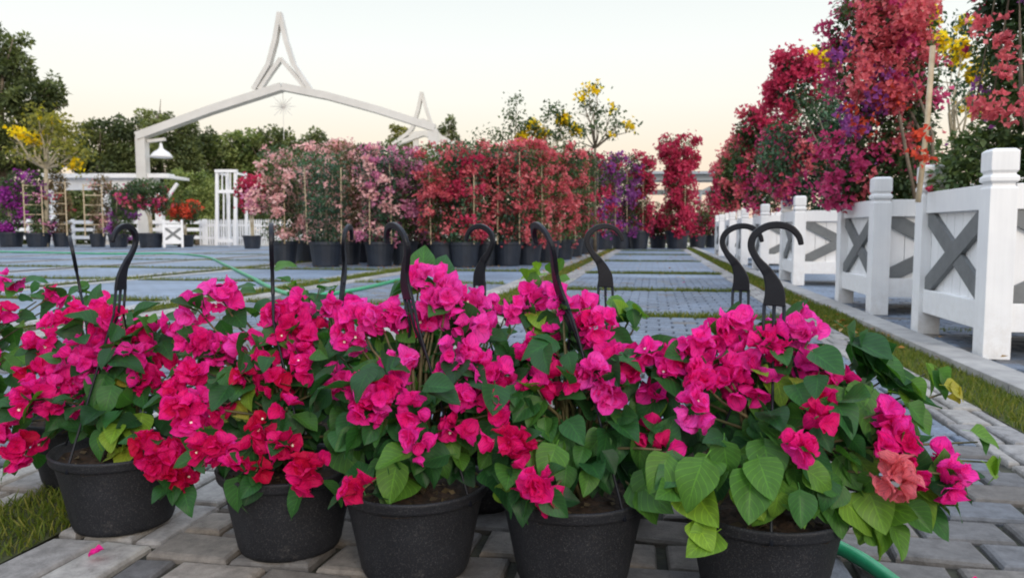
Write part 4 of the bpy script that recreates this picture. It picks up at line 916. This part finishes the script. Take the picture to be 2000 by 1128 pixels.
# flower clusters: (px, py, r_px, hue 0 red..1 magenta, white florets?)   leaf groups: (px, py, r_px, n, tone, size cm)
PL = {
 'edge': dict(px=-190, Y=1.55, phi=1.0, hook=True,
   fl=[(25, 545, 22, .8), (8, 612, 34, .45), (105, 575, 14, .4), (40, 868, 42, .35), (10, 838, 36, .4), (-30, 700, 40, .6), (-60, 620, 40, .6), (30, 790, 26, .5)],
   lf=[(60, 590, 35, 5, .35, 5), (30, 640, 40, 7, .5, 5), (15, 700, 45, 8, .55, 6), (0, 660, 30, 5, .6, 5), (90, 600, 30, 3, .4, 4), (35, 735, 25, 4, .3, 5), (-20, 790, 40, 6, .3, 6)]),
 'p1': dict(px=243, Y=1.48, phi=R(236), hook=True, lean=.12, hx=.012,
   fl=[(180, 600, 22, .7), (128, 632, 38, .6), (90, 665, 26, .5), (75, 712, 36, .2), (170, 708, 52, .85), (205, 690, 34, .8), (130, 752, 46, .8), (62, 778, 42, .6), (125, 800, 30, .35), (215, 640, 36, .55),
       (255, 665, 36, .5), (300, 652, 30, .5), (272, 705, 32, .6), (240, 620, 26, .5), (325, 735, 36, .4), (285, 745, 26, .4), (312, 898, 44, .18), (345, 930, 38, .2), (290, 865, 28, .15), (355, 880, 26, .25)],
   lf=[(220, 800, 52, 10, .5, 7), (205, 850, 36, 6, .55, 6.5), (235, 862, 34, 6, .85, 6.5), (160, 840, 46, 8, .25, 6), (110, 850, 36, 7, .3, 5), (290, 790, 40, 8, .15, 6), (250, 755, 34, 5, .5, 6), (310, 830, 36, 8, .1, 6), (320, 665, 22, 3, .6, 5),
       (30, 830, 26, 4, .3, 5.5), (150, 680, 24, 3, .3, 5), (340, 690, 24, 3, .3, 5), (275, 630, 26, 3, .5, 5), (180, 890, 50, 7, .1, 5), (265, 880, 40, 6, .1, 5), (235, 745, 20, 3, .9, 4)]),
 'p2': dict(px=568, Y=1.37, phi=R(90), hook=True, hx=-.022,
   fl=[(432, 582, 38, .75), (385, 603, 30, .7), (342, 620, 24, .7), (452, 566, 20, .8), (395, 668, 30, .6), (365, 678, 26, .6), (425, 688, 40, .8), (482, 672, 36, .65), (390, 738, 34, .35), (345, 765, 36, .35), (378, 792, 48, .55),
       (420, 805, 26, .4), (395, 880, 30, .25), (436, 868, 26, .3), (540, 618, 32, .5), (560, 645, 26, .3), (600, 655, 32, .5), (590, 592, 26, .6), (632, 600, 26, .65), (520, 700, 26, .3), (480, 735, 30, .2), (515, 832, 24, .1, 1), (560, 868, 32, .3), (490, 888, 22, .15),
       (602, 918, 38, .2), (610, 715, 30, .55), (545, 745, 28, .2), (560, 795, 24, .4), (655, 742, 28, .85, 1), (500, 920, 20, .15), (460, 918, 18, .15), (590, 690, 26, .5)],
   lf=[(320, 640, 30, 3, .6, 5), (500, 700, 40, 6, .5, 6), (470, 770, 40, 6, .35, 6), (490, 788, 24, 3, .85, 6), (620, 800, 36, 5, .45, 6.5), (672, 868, 42, 5, .5, 8), (600, 770, 36, 5, .3, 6), (640, 690, 36, 5, .4, 6), (450, 840, 34, 6, .15, 6), (520, 890, 44, 9, .1, 6), (620, 860, 46, 9, .12, 6),
       (430, 930, 30, 4, .15, 5.5), (560, 560, 40, 5, .5, 5), (620, 560, 34, 4, .4, 5), (500, 590, 36, 4, .4, 5), (555, 700, 28, 4, .6, 6), (570, 830, 50, 9, .1, 6), (420, 630, 40, 5, .3, 5.5), (345, 700, 36, 5, .3, 5.5)]),
 'p3': dict(px=812, Y=1.275, phi=R(118), hook=True, lean=-.2, hx=-.01,
   fl=[(820, 535, 30, .95), (850, 552, 30, .95), (872, 585, 40, .9), (702, 628, 46, .75, 1), (690, 660, 38, .7), (740, 620, 26, .8), (780, 608, 34, .8), (850, 602, 38, .9), (908, 598, 38, .9), (928, 640, 30, .85), (955, 650, 22, .7), (740, 765, 40, .55),
       (722, 795, 40, .6), (765, 725, 38, .65), (785, 695, 26, .75), (700, 760, 24, .6), (885, 690, 38, .8), (925, 715, 32, .85), (905, 775, 28, .7, 1), (890, 840, 28, .45), (800, 805, 28, .6), (815, 862, 34, .65, 1), (960, 735, 38, .6), (1000, 755, 32, .55),
       (972, 805, 26, .4), (968, 770, 26, .5), (706, 957, 30, .3), (870, 740, 22, .7), (840, 640, 26, .85)],
   lf=[(765, 935, 44, 4, .62, 8.5), (800, 885, 40, 6, .35, 7), (835, 945, 36, 5, .3, 6), (770, 660, 26, 3, .2, 6), (812, 652, 22, 3, .3, 5), (860, 768, 24, 3, .55, 5), (815, 765, 26, 3, .3, 5.5), (930, 872, 36, 5, .6, 7), (870, 890, 34, 5, .5, 7), (975, 960, 30, 3, .5, 7), (740, 880, 46, 9, .15, 6.5),
       (860, 850, 46, 9, .1, 6), (690, 850, 36, 6, .35, 6.5), (880, 660, 26, 3, .3, 5.5), (940, 800, 34, 5, .1, 6), (800, 730, 40, 6, .2, 6), (660, 700, 36, 5, .3, 6), (760, 840, 40, 7, .2, 6), (820, 600, 30, 4, .2, 5), (900, 940, 40, 6, .15, 6), (930, 690, 30, 3, .4, 5), (840, 800, 44, 7, .12, 6)]),
 'p4': dict(px=1118, Y=1.237, phi=R(112), hook=True, lean=-.35, hx=-.022,
   fl=[(1040, 588, 34, .8), (1008, 602, 26, .8), (1080, 575, 24, .85), (1100, 600, 22, .8), (1140, 598, 40, .85), (1180, 628, 28, .75), (1150, 640, 34, .6), (1065, 660, 30, .5), (1030, 708, 32, .4), (1100, 742, 28, .3), (1162, 738, 40, .8), (1192, 762, 34, .75),
       (1235, 735, 34, .65), (1215, 698, 28, .7), (1280, 762, 32, .55), (1010, 872, 34, .25, 1), (985, 858, 26, .3, 1), (1050, 945, 32, .3), (1025, 935, 24, .25), (1000, 902, 24, .2), (1075, 968, 18, .35), (1292, 878, 20, .3), (1272, 845, 18, .3), (1050, 760, 22, .4), (1190, 700, 22, .7)],
   lf=[(1040, 622, 24, 3, .78, 6), (1040, 770, 28, 4, .35, 5.5), (1040, 800, 26, 3, .35, 6), (1110, 790, 46, 9, .25, 5.5), (1160, 830, 50, 10, .3, 5.5), (1095, 915, 36, 4, .55, 7), (1150, 965, 38, 4, .3, 7.5), (1212, 850, 34, 5, .35, 6), (1240, 800, 40, 6, .3, 6), (1160, 880, 44, 7, .35, 6),
       (1200, 900, 40, 6, .3, 6), (1070, 860, 40, 7, .5, 6), (1255, 975, 34, 3, .5, 8.5), (1240, 612, 26, 4, .55, 5.5), (1210, 600, 24, 3, .65, 5), (1245, 640, 18, 2, .4, 5.5), (1060, 540, 30, 3, .5, 5), (1040, 570, 26, 2, .3, 4.5), (1110, 680, 50, 8, .15, 6), (1230, 870, 50, 8, .15, 6), (1060, 700, 34, 5, .2, 6), (1140, 930, 50, 8, .12, 6), (1215, 940, 40, 5, .1, 6), (1260, 720, 34, 3, .3, 6), (1100, 840, 36, 6, .2, 5.5)]),
 'p5': dict(px=1487, Y=1.165, phi=.08, hook=True, lean=0.0, hx=.008,
   fl=[(1440, 642, 34, .75), (1400, 660, 34, .65), (1362, 680, 36, .65), (1330, 702, 34, .6), (1375, 750, 38, .55), (1430, 748, 36, .6), (1350, 792, 36, .95), (1302, 732, 20, .6), (1270, 688, 12, .7), (1505, 668, 28, .6), (1548, 640, 42, .85), (1582, 655, 26, .9),
       (1520, 690, 26, .4), (1565, 712, 36, .85), (1612, 722, 32, .9), (1635, 745, 20, .7), (1480, 752, 24, .6), (1562, 875, 30, .4), (1598, 812, 24, .3), (1605, 780, 20, .3), (1735, 800, 26, .75), (1748, 840, 28, .65), (1772, 880, 26, .4), (1742, 938, 40, -1), (1830, 892, 22, .8),
       (1868, 928, 24, .75), (1722, 872, 20, .5), (1850, 950, 14, .5), (1795, 925, 18, .3), (1410, 710, 30, .65), (1460, 700, 26, .7)],
   lf=[(1350, 975, 40, 3, .62, 9), (1382, 1055, 26, 2, .68, 7), (1300, 950, 36, 5, .55, 7.5), (1430, 805, 40, 5, .25, 6.5), (1400, 860, 46, 8, .22, 7), (1470, 850, 50, 9, .25, 7), (1330, 870, 44, 7, .2, 7), (1500, 905, 40, 4, .5, 8), (1490, 965, 40, 5, .6, 8), (1600, 925, 40, 4, .55, 8.5), (1530, 985, 30, 3, .55, 7),
       (1570, 960, 44, 5, .5, 8), (1680, 820, 26, 3, .5, 10.5), (1690, 700, 30, 6, .33, 9), (1740, 745, 30, 5, .34, 8.5), (1560, 770, 40, 4, .3, 8), (1800, 770, 36, 4, .5, 8), (1820, 735, 26, 3, .62, 6), (1865, 770, 16, 3, 1, 5.5), (1925, 870, 18, 2, .55, 5), (1945, 910, 18, 2, .6, 5.5), (1700, 1010, 38, 5, .66, 8),
       (1780, 995, 38, 4, .62, 8.5), (1840, 980, 26, 2, .62, 8), (1630, 985, 36, 4, .55, 7), (1560, 830, 50, 8, .2, 7), (1640, 870, 46, 7, .3, 7), (1660, 930, 40, 6, .5, 7), (1290, 790, 36, 5, .2, 6.5), (1620, 790, 36, 5, .55, 7.5), (1450, 930, 50, 8, .15, 7), (1540, 900, 50, 8, .12, 7), (1530, 750, 30, 3, .8, 6), (1300, 840, 36, 6, .2, 6),
       (1395, 925, 30, 4, .6, 7), (1830, 1010, 14, 1, .45, 7), (1740, 1050, 22, 2, .66, 7), (1800, 840, 26, 3, .5, 6), (1480, 800, 40, 6, .25, 7), (1640, 760, 20, 3, .3, 7)]),
 'b1': dict(px=172, Y=1.74, phi=R(91), hook=True, lean=-.15, fl=[(200, 590, 16, .6), (250, 640, 26, .5)], lf=[(160, 565, 26, 4, .4, 5), (120, 600, 30, 4, .4, 5), (230, 600, 24, 3, .4, 5), (200, 620, 40, 8, .2, 5)]),
 'b2': dict(px=668, Y=1.68, phi=R(76), hook=True, lean=.12, hx=.012, fl=[(600, 590, 20, .6), (640, 610, 26, .6), (690, 600, 28, .8), (560, 610, 24, .5)], lf=[(590, 570, 26, 4, .5, 5), (640, 570, 26, 4, .4, 5), (660, 640, 50, 10, .15, 5), (520, 600, 30, 5, .3, 5)]),
 'b3': dict(px=938, Y=1.60, phi=R(140), hook=True, lean=.0, fl=[(900, 610, 26, .8), (955, 605, 20, .8), (985, 620, 22, .7)], lf=[(960, 620, 30, 5, .2, 5), (900, 650, 50, 10, .15, 5), (1010, 630, 34, 6, .2, 5)]),
 'b4': dict(px=1178, Y=1.55, phi=.15, hook=True, lean=-.03, fl=[(1110, 610, 28, .8), (1190, 655, 18, .6)], lf=[(1100, 560, 20, 2, .6, 5), (1120, 680, 40, 6, .2, 5), (1045, 545, 22, 3, .7, 5), (1030, 555, 18, 2, .3, 5)]),
 'b5': dict(px=1436, Y=1.46, phi=.0, hook=True, lean=0.0, fl=[(1400, 690, 22, .7), (1470, 705, 20, .6)], lf=[(1440, 720, 40, 6, .15, 5)]),
}
LABS = {'edge': 'magenta basket mostly outside the photo at the left edge', 'p1': 'front basket far left, pot beside the lower grass strip', 'p2': 'second front basket from the left, red pink blooms over the rim',
        'p3': 'middle front basket with the speckled grey black pot', 'p4': 'fourth front basket, dense green leaves above the pot', 'p5': 'rightmost front basket with large leaves spreading to the right',
        'b1': 'rear basket behind the far left pot, only hook and leaves visible', 'b2': 'rear basket with edge-on hook between second and middle pots', 'b3': 'rear basket with narrow curved hook right of the middle pot',
        'b4': 'rear basket with hook open to the right, behind the fourth pot', 'b5': 'rear basket whose hook stands just left of the rightmost hook'}
for key, D in PL.items():
    Y = D['Y']; g = gx(D['px'], Y); front = key[0] in 'pe'
    t = thing('flower_basket', LABS[key], 'potted plant', g, 0, 'hanging baskets of magenta bougainvillea standing on the pavers'); loc = np.array(g)
    basket_pot(t); soil_disc(t); hanger(t, D['phi'] - math.atan((D['px'] - 1000) / FPX), .476 if key != 'b1' else .45, D.get('lean', 0), D.get('hx', 0))
    def depth(px, py, extra=0.0):
        # the crown bulges towards the viewer low down and settles back at the top
        tt = (py - 560) / 400; side = abs(px - D['px']) / 330
        return Y + .07 - .21 * max(0, min(1.1, tt)) ** .8 + .05 * min(1, side) + extra
    bm = MB(); leaf = Scatter(); npet = 0
    def branch(e):
        e = np.array(e); h0 = np.array([random.uniform(-.02, .02), random.uniform(-.02, .02), PHH * .85]); m1 = h0 + (e - h0) * np.array([.35, .35, .6]) + np.array([0, 0, .03]); m1[2] = max(m1[2], PHH + .04)
        m2 = h0 + (e - h0) * .75 + np.array([0, 0, .025]); m2[2] = max(m2[2], PHH + .02) if np.hypot(e[0], e[1]) < RIM * 1.3 else m2[2]
        bm.tube([h0, m1, m2, e], [.0042, .0032, .0022, .0014], 5)
    for c in D['fl']:
        px, py, r, hue = c[:4]; wh = len(c) > 4; r = r * (1.1 if key in ('p1', 'p2', 'p3') else 1)
        yy = depth(px, py, random.uniform(-.045, .0) if py > 760 else random.uniform(-.02, .03)); P_ = at(px, py, yy) - loc; rw = r / FPX * yy
        branch(P_)
        n = max(4, int(round((r / 13.0) ** 2 * 1.25)))
        dirs = rdirs(n); dirs[:, 1] -= .45; dirs[:, 2] += .25; dirs /= np.linalg.norm(dirs, axis=1, keepdims=True)
        pos = P_ + dirs * rw * rng.uniform(.15, .82, (n, 1)); rots = frames_z(dirs + rng.normal(size=(n, 3)) * .45)
        fsz = rng.uniform(.018, .030, n)
        s = Scatter(); tn = np.clip(abs(hue) * .9 + rng.normal(size=n) * .13, 0, 1)
        for i in range(n):
            tp = FLORETW[i % 3] if ((wh and i < 2) or random.random() < .08) else random.choice(FLORET)
            s.add(tp, pos[i], rots[i], fsz[i], tn[i])
        s.build('flower_cluster', [M['bract_dry'] if hue < 0 else M['bract'], M['whiteflower']], t)
        # a few leaves round each cluster
        m = 3
        ld = rdirs(m); ld[:, 2] -= .2; lp_ = P_ + ld * rw * .8 + np.array([0, .02, -.01])
        for i in range(m): leaf.add(random.choice(LEAF), lp_[i], frames(ld[i:i + 1], np.array([[0, -.5, 1.]]) + rng.normal(size=(1, 3)) * .4), random.uniform(.035, .055), np.clip(random.gauss(.28, .14), 0, 1))
    for px, py, r, n, tone, cm in D['lf']:
        yb = depth(px, py, .015 if tone > .32 else .07); n = n if tone > .32 else int(n * .55 + .5); n = max(2, int(n * .7)) if key in ('edge', 'p1', 'p2', 'p3') and py < 820 else (int(n * .8) if key == 'p5' and n > 6 else n); P_ = at(px, py, yb) - loc; rw = r / FPX * yb; branch(P_ + np.array([0, .02, 0]))
        for i in range(n):
            sz = cm * .01 * random.uniform(.5, .95) * (.88 if cm < 7.5 else .94)
            q = P_ + rng.normal(size=3) * rw * np.array([.62, .35, .55])
            out = q - np.array([0, 0, .30]); out[1] -= .12; out = out / np.linalg.norm(out)
            d = out * .7 + rng.normal(size=3) * .42 + np.array([0, 0, -.55]); d /= np.linalg.norm(d)
            nrm = out * .8 + np.array([0, -.75, .75]) + rng.normal(size=3) * .38
            if tone < .5 and np.hypot(q[0], q[1]) < RIM + .03 and q[2] + d[2] * sz * .55 < PHH + .005: q[2] = PHH + .01 - d[2] * sz * .55
            leaf.add(random.choice(LEAF), q - d * sz * .45, frames(d[None], nrm[None]), sz, np.clip(random.gauss(tone, .10), 0, 1))
    # inner foliage filling the crown
    n = 70 if front else 50
    for i in range(n):
        a = random.uniform(0, 6.283); rr = (.17 if front else .14) * math.sqrt(random.random()); z = random.uniform(.20, .40 if front else .33)
        rr *= 1 - .5 * max(0, (z - .32) / .12)
        q = np.array([rr * math.cos(a), rr * math.sin(a) * .8 + .02, z]); d = np.array([math.cos(a), math.sin(a), -.4]) + rng.normal(size=3) * .5
        leaf.add(random.choice(LEAF), q, frames(d[None], (np.array([0, -.3, 1.]) + rng.normal(size=3) * .4)[None]), random.uniform(.03, .055), np.clip(random.gauss(.2, .13), 0, 1))
    bm.build('stems', M['twig'], t, smooth=True); leaf.build('foliage', M['leaf'], t)
